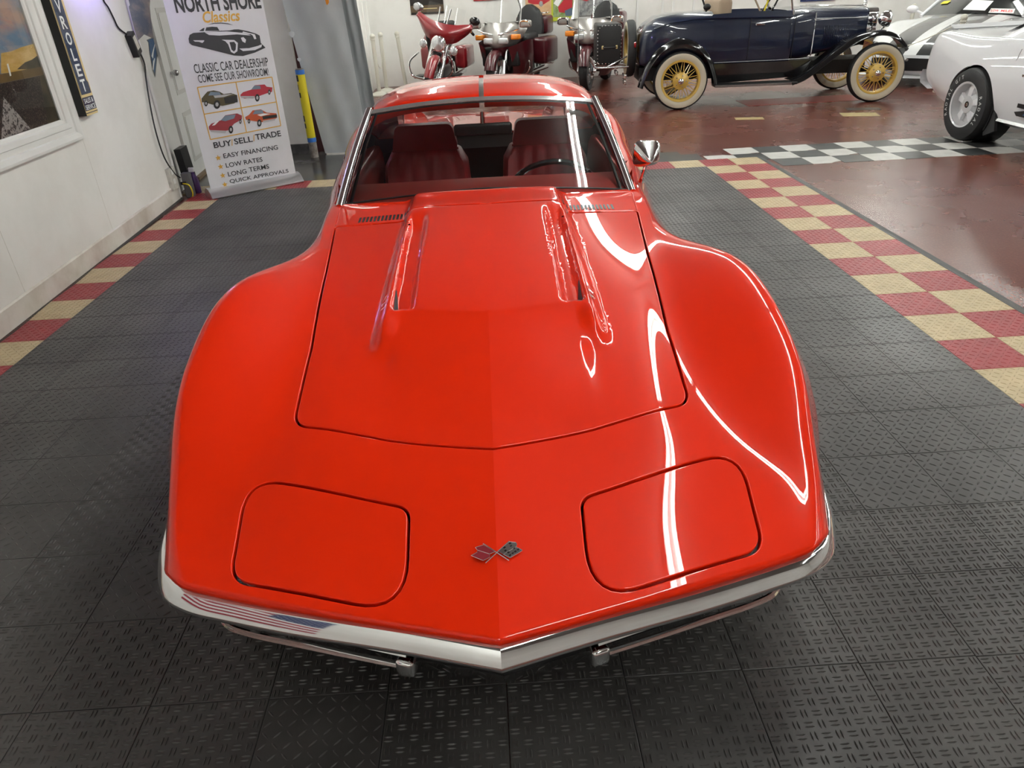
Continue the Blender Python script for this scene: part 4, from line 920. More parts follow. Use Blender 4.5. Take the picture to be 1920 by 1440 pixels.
    patch('car_highlight', [(535, 328), (600, 325), (660, 310), (688, 298), (684, 318), (640, 338), (560, 345)], w, .0025); patch('car_highlight', [(545, 255), (562, 250), (580, 268), (575, 290), (556, 280)], w, .0025); patch('car_highlight', [(600, 222), (640, 232), (650, 262), (636, 265), (625, 240)], w, .0025); patch('car_highlight', [(560, 212), (620, 228), (600, 232), (555, 220)], w, .0025)
    # gold box with four small car pictures
    C4 = [(252, 590), (755, 520), (815, 848), (340, 942)]
    def line(a, c, wd=2.2):
        a, c = Z(a), Z(c); d = unit(c - a); q = V(-d[1], d[0]) * .004; b = MB(); b.add([at(p, .0022) for p in (a - q, c - q, c + q, a + q)], [(0, 1, 2, 3)]); b.build('gold_rule', 'banner_gold', t, smooth=False)
    for k in range(4): line(C4[k], C4[(k + 1) % 4])
    line((512, 557), (583, 890)); line((298, 771), (782, 688))
    for nm, col in (('pic_olive', (.085, .07, .03)), ('pic_red', (.45, .03, .05)), ('pic_crimson', (.33, .04, .05)), ('pic_orange', (.50, .09, .03)), ('pic_glass', (.18, .24, .30)), ('pic_tyre', (.02, .02, .02)), ('pic_bumper', (.45, .44, .44))): mat(nm, col, rough=.5)
    def minicar(body, roof, tyres, extra, m):
        patch('car_picture', body, m); patch('car_picture', roof, 'pic_glass', .0024)
        for (x, y, r, q) in tyres: patch('car_picture', [(x + r * q * math.cos(a), y + r * math.sin(a)) for a in np.linspace(0, 2 * PI, 13)[:-1]], 'pic_tyre', .0026); patch('car_picture', [(x + r * q * .5 * math.cos(a), y + r * .5 * math.sin(a)) for a in np.linspace(0, 2 * PI, 9)[:-1]], 'pic_bumper', .0028)
        for pts, mm in extra: patch('car_picture', pts, mm, .0025)
    minicar([(280, 665), (300, 640), (320, 618), (360, 610), (400, 618), (430, 635), (480, 628), (515, 640), (525, 680), (500, 698), (420, 715), (350, 705), (300, 690), (282, 690)], [(325, 645), (340, 620), (400, 622), (412, 640)], [(384, 705, 30, .75), (310, 698, 20, .6)], [([(430, 660), (520, 640), (524, 690), (440, 700)], 'pic_tyre'), ([(360, 645), (420, 640), (500, 632), (430, 655), (370, 662)], 'pic_bumper')], 'pic_olive')
    minicar([(542, 640), (560, 622), (615, 605), (640, 575), (705, 570), (720, 585), (758, 590), (755, 620), (720, 630), (650, 655), (570, 665), (545, 655)], [(615, 605), (635, 578), (675, 577), (680, 600)], [(656, 660, 26, .6), (737, 622, 18, .5)], [([(545, 648), (640, 648), (630, 665), (550, 660)], 'pic_bumper')], 'pic_red')
    minicar([(328, 855), (345, 835), (410, 812), (440, 778), (520, 765), (553, 780), (552, 805), (500, 835), (460, 880), (370, 890), (332, 875)], [(410, 812), (440, 780), (510, 772), (500, 800), (440, 818)], [(478, 875, 26, .6), (542, 820, 16, .5)], [([(335, 878), (450, 882), (440, 897), (345, 890)], 'pic_bumper'), ([(375, 822), (400, 815), (370, 845), (350, 848)], 'sign_white')], 'pic_crimson')
    minicar([(574, 790), (600, 775), (625, 745), (680, 738), (720, 760), (785, 765), (790, 795), (760, 812), (690, 825), (620, 815), (580, 808)], [(625, 772), (640, 745), (690, 742), (700, 765)], [(670, 830, 25, .6), (600, 818, 16, .55)], [([(690, 785), (788, 772), (790, 792), (695, 806)], 'pic_tyre'), ([(690, 815), (780, 800), (775, 812), (700, 826)], 'pic_bumper'), ([(655, 775), (700, 765), (745, 768), (680, 785)], 'sign_white')], 'pic_orange')
banner()
def tarpaulin():
    mat('tarp_grey', (.52, .55, .57), rough=.5, noise=.4, nscale=3, col2=(.44, .47, .49), bump=.12, bscale=30); mat('tarp_dark', (.27, .29, .30), rough=.6, bump=.1, bscale=20); mat('orange_tape', (.85, .30, .02), rough=.4); mat('tape_clear', (.75, .78, .8), rough=.1)
    def sheet(y, top, bot, m, name, label, seed, amp):
        rnd = random.Random(seed); ph = [rnd.uniform(0, 6) for _ in range(8)]; G = []
        for i in range(49):
            q = i / 48; z = 2.6 * (1 - q) + .012 * q; row = []
            xa = np.interp(z, [0, 1.53, 2.6], bot[:1] + top[:1] + [2 * top[0] - bot[0]][:1]) if False else bot[0] + (top[0] - bot[0]) * z / 1.53; xb = bot[1] + (top[1] - bot[1]) * z / 1.53
            for j in range(37):
                t = j / 36; x = xa + (xb - xa) * t
                f = math.sin(t * 7 + ph[0] + .9 * math.sin(z * 1.7 + ph[1])) * .5 + .3 * math.sin(t * 15 + z * 2.3 + ph[2]) + .22 * math.sin(z * 6 + t * 9 + ph[3]) + .12 * math.sin(z * 13 - t * 17 + ph[4]) + .25 * math.exp(-((z - .62 - .15 * t) / .03) ** 2) + .2 * math.exp(-((z - 1.05 + .2 * t) / .03) ** 2)
                row.append((x, y + amp * f, z))
            G.append(row)
        b = MB(); b.grid(G); o = b.build(name, m, None, ang=60); tag(o, label, 'tarpaulin'); return o
    t = sheet(8.22, (-1.965, -1.37), (-1.79, -1.29), 'tarp_grey', 'tarpaulin', 'pale grey creased plastic tarpaulin hanging in the doorway behind the car', 3, .016)
    sheet(8.42, (-1.42, -1.25), (-1.40, -1.17), 'tarp_dark', 'tarpaulin', 'narrow darker grey tarpaulin strip hanging behind the pale one', 9, .02)
    b = MB(); q = [(-1.515, 1.475), (-1.50, 1.47), (-1.485, 1.49), (-1.475, 1.62), (-1.53, 1.62)]; b.prism(q, (0, -.002, 0), (0, 8.16, 0), (1, 0, 0), (0, 0, 1)); o = b.build('tape_strip', 'orange_tape', t, smooth=False); o.matrix_parent_inverse = Matrix.Identity(4)
    for (x, z, r) in ((-1.915, 1.22, .03), (-1.885, .98, .02)): b = MB(); b.prism([(x + r * math.cos(a) * (1 + .4 * math.sin(3 * a)), z + r * math.sin(a)) for a in np.linspace(0, 2 * PI, 9)[:-1]], (0, -.002, 0), (0, 8.17, 0), (1, 0, 0), (0, 0, 1)); b.build('tape_patch', 'tape_clear', t, smooth=False)
tarpaulin()
def taped_post():
    t = thing('bollard_post', 'short metal post wrapped in yellow caution tape beside the tarpaulin', 'post', (-1.885, 8.10, 0)); mat('rusty_metal', (.16, .13, .11), rough=.6, noise=.8, nscale=20, col2=(.35, .33, .31)); mat('blue_tape', (.03, .16, .55), rough=.45)
    b = MB(); b.lathe([(.001, .0), (.044, 0), (.042, .9), (.001, .9)], n=16); b.build('pipe', 'rusty_metal', t)
    b = MB(); b.lathe([(.045, .20), (.046, .21), (.046, .84), (.045, .85)], n=16); b.build('yellow_tape', 'hazard_yellow', t)
    for z in (.165, .845): b = MB(); b.lathe([(.0465, z), (.0475, z + .005), (.0475, z + .04), (.0465, z + .045)], n=16); b.build('blue_tape', 'blue_tape', t)
    for k, (z, a, h, w) in enumerate(((.78, -1.6, .06, 1.2), (.70, -1.3, .05, .5), (.62, -1.2, .05, .7), (.53, -1.9, .04, .5), (.38, -1.4, .06, .8), (.31, -1.2, .05, .6))): b = MB(); b.lathe([(.0468, z), (.0468, z + h)], n=6, arc=w, start=a); b.build('tape_mark', 'black_trim', t)
    b = MB(); b.box((-1.975, 8.40, 0), (-1.82, 8.42, 2.2)); mat('gap_shade', (.06, .012, .012), rough=.6); tag(b.build('trim_12', 'gap_shade', None, smooth=False), kind='structure')  # dark strip stands in for the shadow in the gap beside the tarpaulin
taped_post()
# ============================================================ other vehicles
def cdt_surf(S, name, m, parent, holes=(), nu=60, nv=50, sv=.11, su=.3, urange=None):
    """both mirrored halves of a spline surface, with holes cut in parameter space"""
    NU, NV = S.ni - 1, S.nk - 1; verts = []; edges = []
    def loop(pts):
        o = len(verts); q = []
        for a, b in pts:
            p = (min(max(a, 0), NV) * sv, min(max(b, 0), NU) * su)
            if not q or math.hypot(p[0] - q[-1][0], p[1] - q[-1][1]) > 1e-4: q.append(p)
        verts.extend(q); n = len(q); edges.extend((o + i, o + (i + 1) % n) for i in range(n)); return [(a / sv, b / su) for a, b in q]
    hs = [loop(h) for h in holes]; loop([(0, 0), (NV, 0), (NV, NU), (0, NU)]); nf = len(verts); fixed = np.array(verts)
    g = np.array([(v * sv, u * su) for u in np.linspace(0, NU, nu) for v in np.linspace(0, NV, nv)]); keep = np.ones(len(g), bool)
    for k in range(0, nf, 64): keep &= ((g[:, None] - fixed[None, k:k + 64]) ** 2).sum(2).min(1) > .006 ** 2
    out = delaunay_2d_cdt([Vector(p) for p in np.vstack([fixed, g[keep]])], edges, [], 0, 1e-6)
    P2 = np.array([tuple(p) for p in out[0]]); F = np.array([tuple(f) for f in out[2]]); pv, pu = np.clip(P2[:, 0] / sv, 0, NV), np.clip(P2[:, 1] / su, 0, NU)
    sel = np.ones(len(F), bool)
    for h in hs: sel &= ~pip(pv[F].mean(1), pu[F].mean(1), h)
    X = S.ev(pu, pv); N = S.nor(pu, pv); F = F[sel]; fn = np.cross(X[F[:, 1]] - X[F[:, 0]], X[F[:, 2]] - X[F[:, 0]]); fl = (fn * N[F[:, 0]]).sum(1) < 0; F[fl] = F[fl][:, ::-1]
    n = len(X); VV = np.vstack([X, X * [-1, 1, 1]]); NN = np.vstack([N, N * [-1, 1, 1]]); FF = [tuple(map(int, f)) for f in F] + [tuple(int(i) + n for i in f[::-1]) for f in F]
    me = bpy.data.meshes.new(name); me.from_pydata(VV.tolist(), [], FF); me.update(); me.polygons.foreach_set('use_smooth', [True] * len(me.polygons)); me.normals_split_custom_set_from_vertices(NN.tolist())
    bm = bmesh.new(); bm.from_mesh(me); bmesh.ops.delete(bm, geom=[v for v in bm.verts if not v.link_faces], context='VERTS'); bm.to_mesh(me); bm.free()
    return link(name, me, m, parent)
def arch_hole(S, sc, zc, r, vr, ur):
    P = [S.inv(s, z, 1, 2, vr, ur)[::-1] for s, z in [(sc + r * math.cos(a), zc + r * math.sin(a)) for a in np.linspace(PI, 0, 33)]]; return P + [(S.nk, P[-1][1]), (S.nk, P[0][1])]
mat('white_paint', (.74, .74, .76), rough=.4, coat=1, coat_rough=.02, spec=.2); mat('dark_glass', (.012, .014, .015), rough=.03, coat=1); mat('red_letter', (.7, .02, .03), rough=.5)
def camaro():
    t = thing('muscle_car', 'white seventies muscle coupe with white five-spoke wheel at the right edge', 'car', (5.72, 8.22, 0), PI)
    R = [
     [(0, .02, .86), (.45, .02, .86), (.70, .025, .855), (.765, .03, .83), (.79, .02, .74), (.80, .02, .60), (.78, .03, .50), (.70, .08, .40)],
     [(0, .07, .945), (.46, .07, .945), (.71, .08, .935), (.785, .09, .895), (.83, .10, .78), (.85, .11, .60), (.83, .12, .46), (.76, .15, .36)],
     [(0, .50, .935), (.45, .50, .935), (.70, .52, .925), (.795, .52, .885), (.865, .52, .77), (.905, .52, .60), (.90, .52, .44), (.83, .52, .29)],
     [(0, 1.0, .94), (.45, 1.0, .94), (.71, 1.0, .930), (.81, 1.0, .885), (.885, 1.0, .77), (.935, 1.0, .62), (.935, 1.0, .44), (.86, 1.0, .26)],
     [(0, 1.6, .95), (.45, 1.6, .95), (.71, 1.6, .930), (.805, 1.6, .88), (.865, 1.6, .76), (.905, 1.6, .60), (.90, 1.6, .42), (.84, 1.6, .23)],
     [(0, 2.6, .95), (.45, 2.6, .95), (.71, 2.6, .925), (.80, 2.6, .875), (.86, 2.6, .75), (.895, 2.6, .60), (.89, 2.6, .42), (.84, 2.6, .23)],
     [(0, 3.6, .95), (.45, 3.6, .945), (.70, 3.6, .915), (.79, 3.6, .87), (.86, 3.6, .75), (.915, 3.6, .60), (.91, 3.6, .42), (.85, 3.6, .24)],
     [(0, 4.4, .86), (.43, 4.4, .86), (.66, 4.4, .84), (.75, 4.4, .80), (.82, 4.4, .70), (.86, 4.4, .58), (.85, 4.4, .42), (.80, 4.4, .28)],
     [(0, 4.85, .74), (.40, 4.83, .74), (.58, 4.80, .73), (.66, 4.77, .70), (.71, 4.74, .62), (.74, 4.72, .54), (.73, 4.72, .42), (.70, 4.72, .32)]]
    S = Surf(R); cdt_surf(S, 'body_shell', 'white_paint', t, [arch_hole(S, 1.02, .33, .365, (3.4, 6.99), (1.2, 5)), arch_hole(S, 3.85, .33, .365, (3.4, 6.99), (5, 7.9))], 90, 50)
    for s in (1, -1):
        for y in (1.02, 3.85):
            b = MB(); b.lathe([(.365, 0), (.365, -.25), (.30, -.26), (.001, -.26)], (s * .90, y, .33), (s, 0, 0), 28); b.build('wheel_housing', 'black_trim', t)
            ty, _ = wheel(t, (s * .845, y, .335), (s, 0, 0), .335, .24, .205, rim='wheel_back'); spoke_wheel(t, (s * .845, y, .335), s, .24)
    b = MB(); b.grid([[(x, .10 + .05 * abs(x), .57), (x, -.05 + .05 * abs(x), .56), (x, -.075 + .05 * abs(x), .50), (x, -.05 + .05 * abs(x), .43), (x, .12 + .05 * abs(x), .38)] for x in np.linspace(-.84, .84, 21)]); b.build('rear_bumper', 'white_paint', t, ang=60)
    for s in (1, -1):
        b = MB(); b.bbox((s * .62 - .09, -.0, .62), (s * .62 + .05, .06, .74), .01); b.build('tail_lamp', 'tail_red', t)
        # door handle, lock, trim line, quarter decal
        b = MB(); b.bbox((-.012, -.075, -.012), (.012, .075, .012), .008); b.xform(None, (s * .902, 1.74, .735)); b.build('door_handle', 'chrome', t); b = MB(); b.bbox((-.004, -.065, -.022), (.004, .065, .012), .003); b.xform(None, (s * .897, 1.74, .725)); b.build('handle_recess', 'black_trim', t)
        b = MB(); b.lathe([(.001, .006), (.012, .005), (.014, 0)], (s * .897, 1.66, .66), (s, 0, 0), 12); b.build('door_lock', 'chrome', t)
        b = MB(); b.tube([(s * .902, 1.46, .60), (s * .862, 1.46, .30)], .003, 5); b.tube([(s * .845, 1.475, .86), (s * .902, 1.46, .60)], .003, 5); b.build('door_seam', 'seam_grey', t)
        b = MB(); b.grid([[(s * .84, y, .25), (s * .875, y, .27), (s * .885, y, .245), (s * .84, y, .215)] for y in np.linspace(1.42, 3.4, 6)], closev=True); b.build('rocker_moulding', 'chrome_dull', t)
        if s > 0:
            side_x = .904
            b = MB(); b.add([(side_x, y, z) for y, z in ((1.70, .435), (2.6, .435), (2.6, .33), (1.72, .33), (1.68, .36), (1.86, .395), (1.70, .40))], [(0, 1, 2, 3, 4, 5, 6)]); b.build('side_decal', 'black_trim', t, smooth=False)
            b = MB(); b.add([(side_x + .002, y, z) for y, z in ((1.86, .41), (2.6, .41), (2.6, .345), (1.80, .345))], [(0, 1, 2, 3)]); b.build('decal_fill', 'decal_blue', t, smooth=False)
    # rubber air dam behind the wheel, greenhouse
    b = MB(); P = [(1.32, .40), (1.42, .30), (1.47, .155), (1.33, .09), (1.28, .2)]; b.prism(P, (.03, 0, 0), (.86, 0, 0), (0, 1, 0), (0, 0, 1)); b.build('mud_flap', 'rubber', t, smooth=False)
    b = MB(); G = []
    for y, z, w in ((.75, .935, .60), (1.05, 1.06, .56), (1.45, 1.19, .54), (1.9, 1.245, .53), (2.5, 1.235, .53), (3.0, 1.16, .55), (3.45, .95, .64)): G.append([(x * w, y, z - .05 * abs(x) ** 4) for x in np.linspace(-1, 1, 15)])
    b.grid(G); b.build('roof', 'white_paint', t, ang=60)
    for s in (1, -1):
        b = MB(); b.grid([[(s * .72, .95, .925), (s * .72, 1.25, .93), (s * .72, 1.7, .93)], [(s * .60, 1.05, 1.0), (s * .59, 1.30, 1.07), (s * .58, 1.72, 1.16)], [(s * .55, 1.1, 1.06), (s * .54, 1.45, 1.15), (s * .53, 1.9, 1.22)]]); b.build('sail_panel', 'white_paint', t, ang=60)
        b = MB(); b.grid([[(s * .72, 1.7, .93), (s * .72, 3.3, .93)], [(s * .58, 1.72, 1.18), (s * .57, 2.9, 1.17)]]); b.build('side_window', 'dark_glass', t)
    b = MB(); b.grid([[(x * .56, .80, .955), (x * .53, 1.42, 1.20)] for x in np.linspace(-1, 1, 7)]); b.build('rear_window', 'dark_glass', t)
    b = MB(); b.grid([[(x, .08 + .05 * abs(x), .95), (x, .02 + .05 * abs(x), .995), (x, .10 + .05 * abs(x), .96)] for x in np.linspace(-.68, .68, 15)]); b.build('spoiler', 'white_paint', t, ang=60)
mat('wheel_back', (.5, .5, .51), rough=.4); mat('tail_red', (.25, .01, .01), rough=.15, coat=1); mat('seam_grey', (.25, .25, .26), rough=.6); mat('decal_blue', (.03, .10, .22), rough=.4); mat('tyre_letter', (.55, .55, .53), rough=.6)
def spoke_wheel(t, c, s, w):
    c = V(*c); hw = w / 2
    b = MB(); b.lathe([(.198, hw * .90), (.212, hw * .96), (.214, hw * .86), (.190, hw * .55), (.186, hw * .2)], c, (s, 0, 0), 36); b.build('rim_lip', 'white_paint', t)
    for k in range(5):
        a = 2 * PI * k / 5 + .3; ca, sa = math.cos(a), math.sin(a); e = V(0, ca, sa); f = V(0, -sa, ca); X = V(s, 0, 0); b = MB(); pr = []
        for r, wd, h, th in ((.035, .036, .50, .05), (.09, .032, .62, .05), (.145, .040, .58, .05), (.195, .055, .42, .05)): pr.append([c + e * r + f * wd + X * (hw * h - th), c + e * r + f * wd * .8 + X * hw * h, c + e * r - f * wd * .8 + X * hw * h, c + e * r - f * wd + X * (hw * h - th)])
        b.grid(pr, closev=True); b.build('spoke', 'white_paint', t, ang=35)
    b = MB(); b.lathe([(.001, hw * .68), (.030, hw * .66), (.036, hw * .55), (.05, hw * .45)], c, (s, 0, 0), 20); b.build('hub_cap', 'black_gloss', t); b = MB(); b.lathe([(.001, hw * .70), (.018, hw * .69), (.019, hw * .66)], c, (s, 0, 0), 14); b.build('hub_badge', 'chrome', t)
    if s > 0 and c[1] < 2:
        def arc(txt, a0, step):
            for i, ch in enumerate(txt):
                if ch == ' ': continue
                a = rad(a0 + step * i); e = V(0, math.cos(a), math.sin(a)); text_obj('tyre_letter', ch, 'tyre_letter', t, c + e * .262 + V(s * (hw * .985), 0, 0), np.cross(e, V(1, 0, 0)) * -1 if False else np.cross(V(1, 0, 0), e) * -1, e, height=.036, bold=.02, lift=.002)
        arc('RADIAL G/T', 207, -10.5); arc('RADIAL', 20, -11)
camaro()
def viper():
    t = thing('supercar', 'low white supercar with twin black stripes behind the blue roadster', 'car', (6.30, 11.05, 0), rad(-51))
    cx = [0, .3, .55, .68, .78, .89, .955, .94, .86]
    def row(s, z, back, xs=1.0): return [(x * xs, s + b_, zz) for x, zz, b_ in zip(cx, z, back)]
    sw = [0, .03, .11, .18, .26, .36, .44, .48, .50]; half = [b * .6 for b in sw]; q = [b * .3 for b in sw]; n0 = [0] * 9
    R = [row(0, [.43, .43, .43, .44, .44, .41, .37, .28, .17], sw, .9), row(.22, [.555, .56, .55, .56, .57, .54, .46, .32, .17], sw, .94), row(.60, [.67, .68, .66, .68, .69, .63, .51, .36, .17], half, .97), row(1.05, [.755, .765, .735, .77, .79, .72, .56, .38, .17], q), row(1.5, [.82, .825, .79, .80, .805, .73, .57, .38, .17], n0), row(1.95, [.87, .87, .845, .82, .79, .72, .57, .38, .17], n0, .98), row(2.7, [.89, .89, .87, .85, .82, .74, .58, .38, .17], n0, .98), row(3.5, [.92, .92, .92, .93, .92, .83, .62, .40, .18], n0, 1.02), row(4.35, [.88, .88, .87, .87, .84, .76, .60, .42, .26], [0, 0, -.02, -.04, -.08, -.14, -.18, -.18, -.18], .95)]
    S = Surf(R)
    m = mat('striped_paint', (.74, .74, .74), rough=.35, coat=1, coat_rough=.02, spec=.2); nt = m.node_tree; bs = nt.nodes['Principled BSDF']; tc = nt.nodes.new('ShaderNodeTexCoord'); sx = nt.nodes.new('ShaderNodeSeparateXYZ'); nt.links.new(tc.outputs['Object'], sx.inputs[0])
    def mth(op, a, b_=None):
        k = nt.nodes.new('ShaderNodeMath'); k.operation = op
        for i, x in enumerate((a, b_)):
            if x is None: continue
            if isinstance(x, (int, float)): k.inputs[i].default_value = x
            else: nt.links.new(x, k.inputs[i])
        return k.outputs[0]
    ab = mth('ABSOLUTE', sx.outputs[0]); f = mth('MULTIPLY', mth('MULTIPLY', mth('GREATER_THAN', ab, .09), mth('LESS_THAN', ab, .44)), mth('GREATER_THAN', sx.outputs[2], .40)); mx = nt.nodes.new('ShaderNodeMix'); mx.data_type = 'RGBA'; nt.links.new(f, mx.inputs[0]); mx.inputs[6].default_value = (.74, .74, .74, 1); mx.inputs[7].default_value = (.012, .012, .013, 1); nt.links.new(mx.outputs[2], bs.inputs['Base Color'])
    cdt_surf(S, 'body_shell', m, t, [arch_hole(S, 1.0, .33, .36, (4.6, 7.99), (1.5, 5)), arch_hole(S, 3.45, .34, .37, (4.6, 7.99), (5.5, 7.9))], 80, 50)
    for s in (1, -1):
        for y in (1.0, 3.45): wheel(t, (s * .84, y, .335), (s, 0, 0), .335, .25, .235, rim='black_gloss')
        b = MB(); b.grid([[S.ev(u, v)[0] * [s, 1, 1] + V(0, -.006, .006) for v in np.linspace(3.2, 4.9, 6)] for u in (.55, .75, .95)]); b.build('headlamp', 'dark_glass', t)
    # front fascia with mouth and splitter
    b = MB(); b.grid([[S.ev(0, v)[0] * [s_, 1, 1], S.ev(0, v)[0] * [s_, 1, 0] + V(0, -.04, .36), S.ev(0, v)[0] * [s_, 1, 0] + V(0, -.03, .22), S.ev(0, v)[0] * [s_, 1, 0] + V(0, .02, .16)] for s_, v in [(-1, v) for v in np.linspace(6, 0, 13)] + [(1, v) for v in np.linspace(.5, 6, 12)]]); b.build('front_fascia', 'white_paint', t, ang=60)
    def fas(x, q):                                  # point on the nose below the bonnet edge
        v = abs(x); p = S.ev(0, v)[0] * [1 if x >= 0 else -1, 1, 1]; z = np.interp(q, [0, .35, 1], [p[2], .36, .20]); return V(p[0], p[1] - .046 - .012 * q, z)
    b = MB(); b.grid([[fas(x, q) for q in (.18 + .12 * (abs(x) / 2.6) ** 2, .5, .9 - .15 * (abs(x) / 2.6) ** 2)] for x in np.linspace(-2.6, 2.6, 27)]); b.build('grille_mouth', 'black_trim', t, ang=70)
    b = MB(); b.grid([[(x, -.10 + .40 * abs(x) ** 1.7, .13), (x, -.02 + .40 * abs(x) ** 1.7, .16), (x, .1 + .40 * abs(x) ** 1.7, .13)] for x in np.linspace(-.88, .88, 21)]); b.build('splitter', 'white_paint', t)
    b = MB(); b.grid([[(x, 1.88 + .35 * x * x, .87 - .06 * x * x), (x * .88, 2.25 + .25 * x * x, 1.06 - .06 * x * x), (x * .74, 2.62 + .15 * x * x, 1.20 - .05 * x * x)] for x in np.linspace(-.74, .74, 15)]); b.build('windscreen', 'dark_glass', t, ang=60)
    b = MB(); G = [[(x * w, y, z - .08 * abs(x) ** 3) for x in np.linspace(-1, 1, 13)] for y, z, w in ((2.62, 1.205, .56), (3.0, 1.235, .56), (3.4, 1.19, .52), (3.9, 1.02, .46), (4.25, .90, .42))]; b.grid(G); b.build('roof', m, t, ang=60)
    for s in (1, -1):
        b = MB(); b.tube([(s * .75, 2.07, .83), (s * .66, 2.38, 1.02), (s * .555, 2.70, 1.17)], .03, 8); b.build('pillar', 'white_paint', t); b = MB(); b.grid([[(s * .76, 2.2, .86), (s * .76, 3.2, .90)], [(s * .57, 2.72, 1.15), (s * .55, 3.1, 1.16)]]); b.build('side_window', 'dark_glass', t)
        b = MB(); b.ell((s * .98, 2.25, .93), (.10, .05, .06)); b.tube([(s * .80, 2.25, .86), (s * .92, 2.25, .91)], .02, 6); b.build('door_mirror', 'white_paint', t)
    def wsp(x, q, l=.012): p = V(x, 1.88 + .35 * x * x, .87 - .06 * x * x) * (1 - q) + V(x * .88, 2.25 + .25 * x * x, 1.06 - .06 * x * x) * q; return p + V(0, -.45, .89) * l
    b = MB(); b.add([wsp(.30, .03), wsp(.62, .03), wsp(.62, .33), wsp(.30, .33)], [(0, 1, 2, 3)]); b.build('price_strip', 'sign_white', t, smooth=False)
    a, c = wsp(.30, .18, .014), wsp(.62, .18, .014); up = wsp(.46, .4) - wsp(.46, 0); text_obj('lettering', 'LOW', 'red_letter', t, a + (c - a) * .22, c - a, up, width=.105, height=.06, bold=.02); text_obj('lettering', 'MILES', 'red_letter', t, a + (c - a) * .70, c - a, up, width=.155, height=.06, bold=.02)
    b = MB(); P = [V(-.06, 1.885, .90), V(.26, 1.885, .885), V(.30, 2.04, 1.01), V(.0, 2.05, 1.03)]; b.add([p + V(0, -.02, .03) for p in P], [(0, 1, 2, 3)]); b.build('paper_sign', 'sign_white', t, smooth=False)
    b = MB(); b.add([V(.05, 1.945, .985), V(.19, 1.94, .975), V(.20, 1.99, 1.02), V(.07, 2.0, 1.03)], [(0, 1, 2, 3)]); b.build('paper_print', 'sticker_grey', t, smooth=False)
    b = MB(); b.add([wsp(-.62, .75), wsp(-.48, .75), wsp(-.46, .95), wsp(-.60, .95)], [(0, 1, 2, 3)]); b.build('yellow_tag', 'hazard_yellow', t, smooth=False)
viper()
def wire_wheel(t, c, R=.36, hidden=False):
    """white-wall tyre on a yellow wire wheel; axis along local y, outer face towards -y"""
    w = bpy.data.objects.new('wire_wheel', None); COL.objects.link(w); w.parent = t; w.location = c
    ax = (0, -1, 0)
    b = MB(); b.lathe([(.265, -.045), (.285, -.058), (.33, -.060), (.352, -.045), (.36, -.025), (.36, .025), (.352, .045), (.33, .060), (.285, .058), (.265, .045)], (0, 0, 0), ax, 48, closed=True); b.build('tyre', 'rubber', w, ang=35)
    for s in (1, -1): b = MB(); b.lathe([(.258, s * .050), (.275, s * .0585), (.300, s * .0620), (.328, s * .0618), (.336, s * .058)], (0, 0, 0), ax, 48); b.build('whitewall', 'whitewall', w)
    b = MB(); b.lathe([(.262, .05), (.258, .056), (.235, .052), (.228, .03), (.228, -.03), (.235, -.052), (.262, -.05)], (0, 0, 0), ax, 48); b.build('rim', 'wheel_yellow', w)
    b = MB(); b.lathe([(.001, .075), (.045, .072), (.05, .068), (.105, .055), (.112, .03), (.112, -.02), (.001, -.03)], (0, 0, 0), ax, 32); b.build('hub', 'wheel_yellow', w)
    b = MB(); b.lathe([(.001, .105), (.018, .102), (.035, .09), (.040, .070), (.042, .068)], (0, 0, 0), ax, 20); b.build('hub_cap', 'chrome', w)
    n = 15
    for k in range(n):
        a = 2 * PI * k / n
        for d in (-1, 1):
            a2 = a + d * .155; p = V(.10 * math.cos(a), -.045, .10 * math.sin(a)); q = V(.232 * math.cos(a2), -.02, .232 * math.sin(a2)); b = MB(); b.tube([p, q], .0048, 5, cap=False); b.build('spoke', 'wheel_yellow', w)
    for k in range(5):
        a = 2 * PI * k / 5; b = MB(); b.lathe([(.001, .07), (.008, .069), (.009, .058)], (.070 * math.cos(a), 0, .070 * math.sin(a)), ax, 6); b.build('lug_nut', 'chrome_dull', w)
    return w
def copy_wheel(w, t, c, rz=0):
    n = w.copy(); COL.objects.link(n); n.parent = t; n.location = c; n.rotation_euler = (0, 0, rz)
    for ch in w.children: k = ch.copy(); COL.objects.link(k); k.parent = n
    return n
mat('wheel_yellow', (.62, .40, .08), rough=.35, coat=.5); mat('whitewall', (.58, .52, .40), rough=.6); mat('navy_paint', (.004, .009, .030), rough=.35, coat=1, coat_rough=.02, spec=.3); mat('tan_leather', (.30, .22, .15), rough=.6, bump=.1); mat('pin_stripe', (.45, .46, .48), rough=.3)
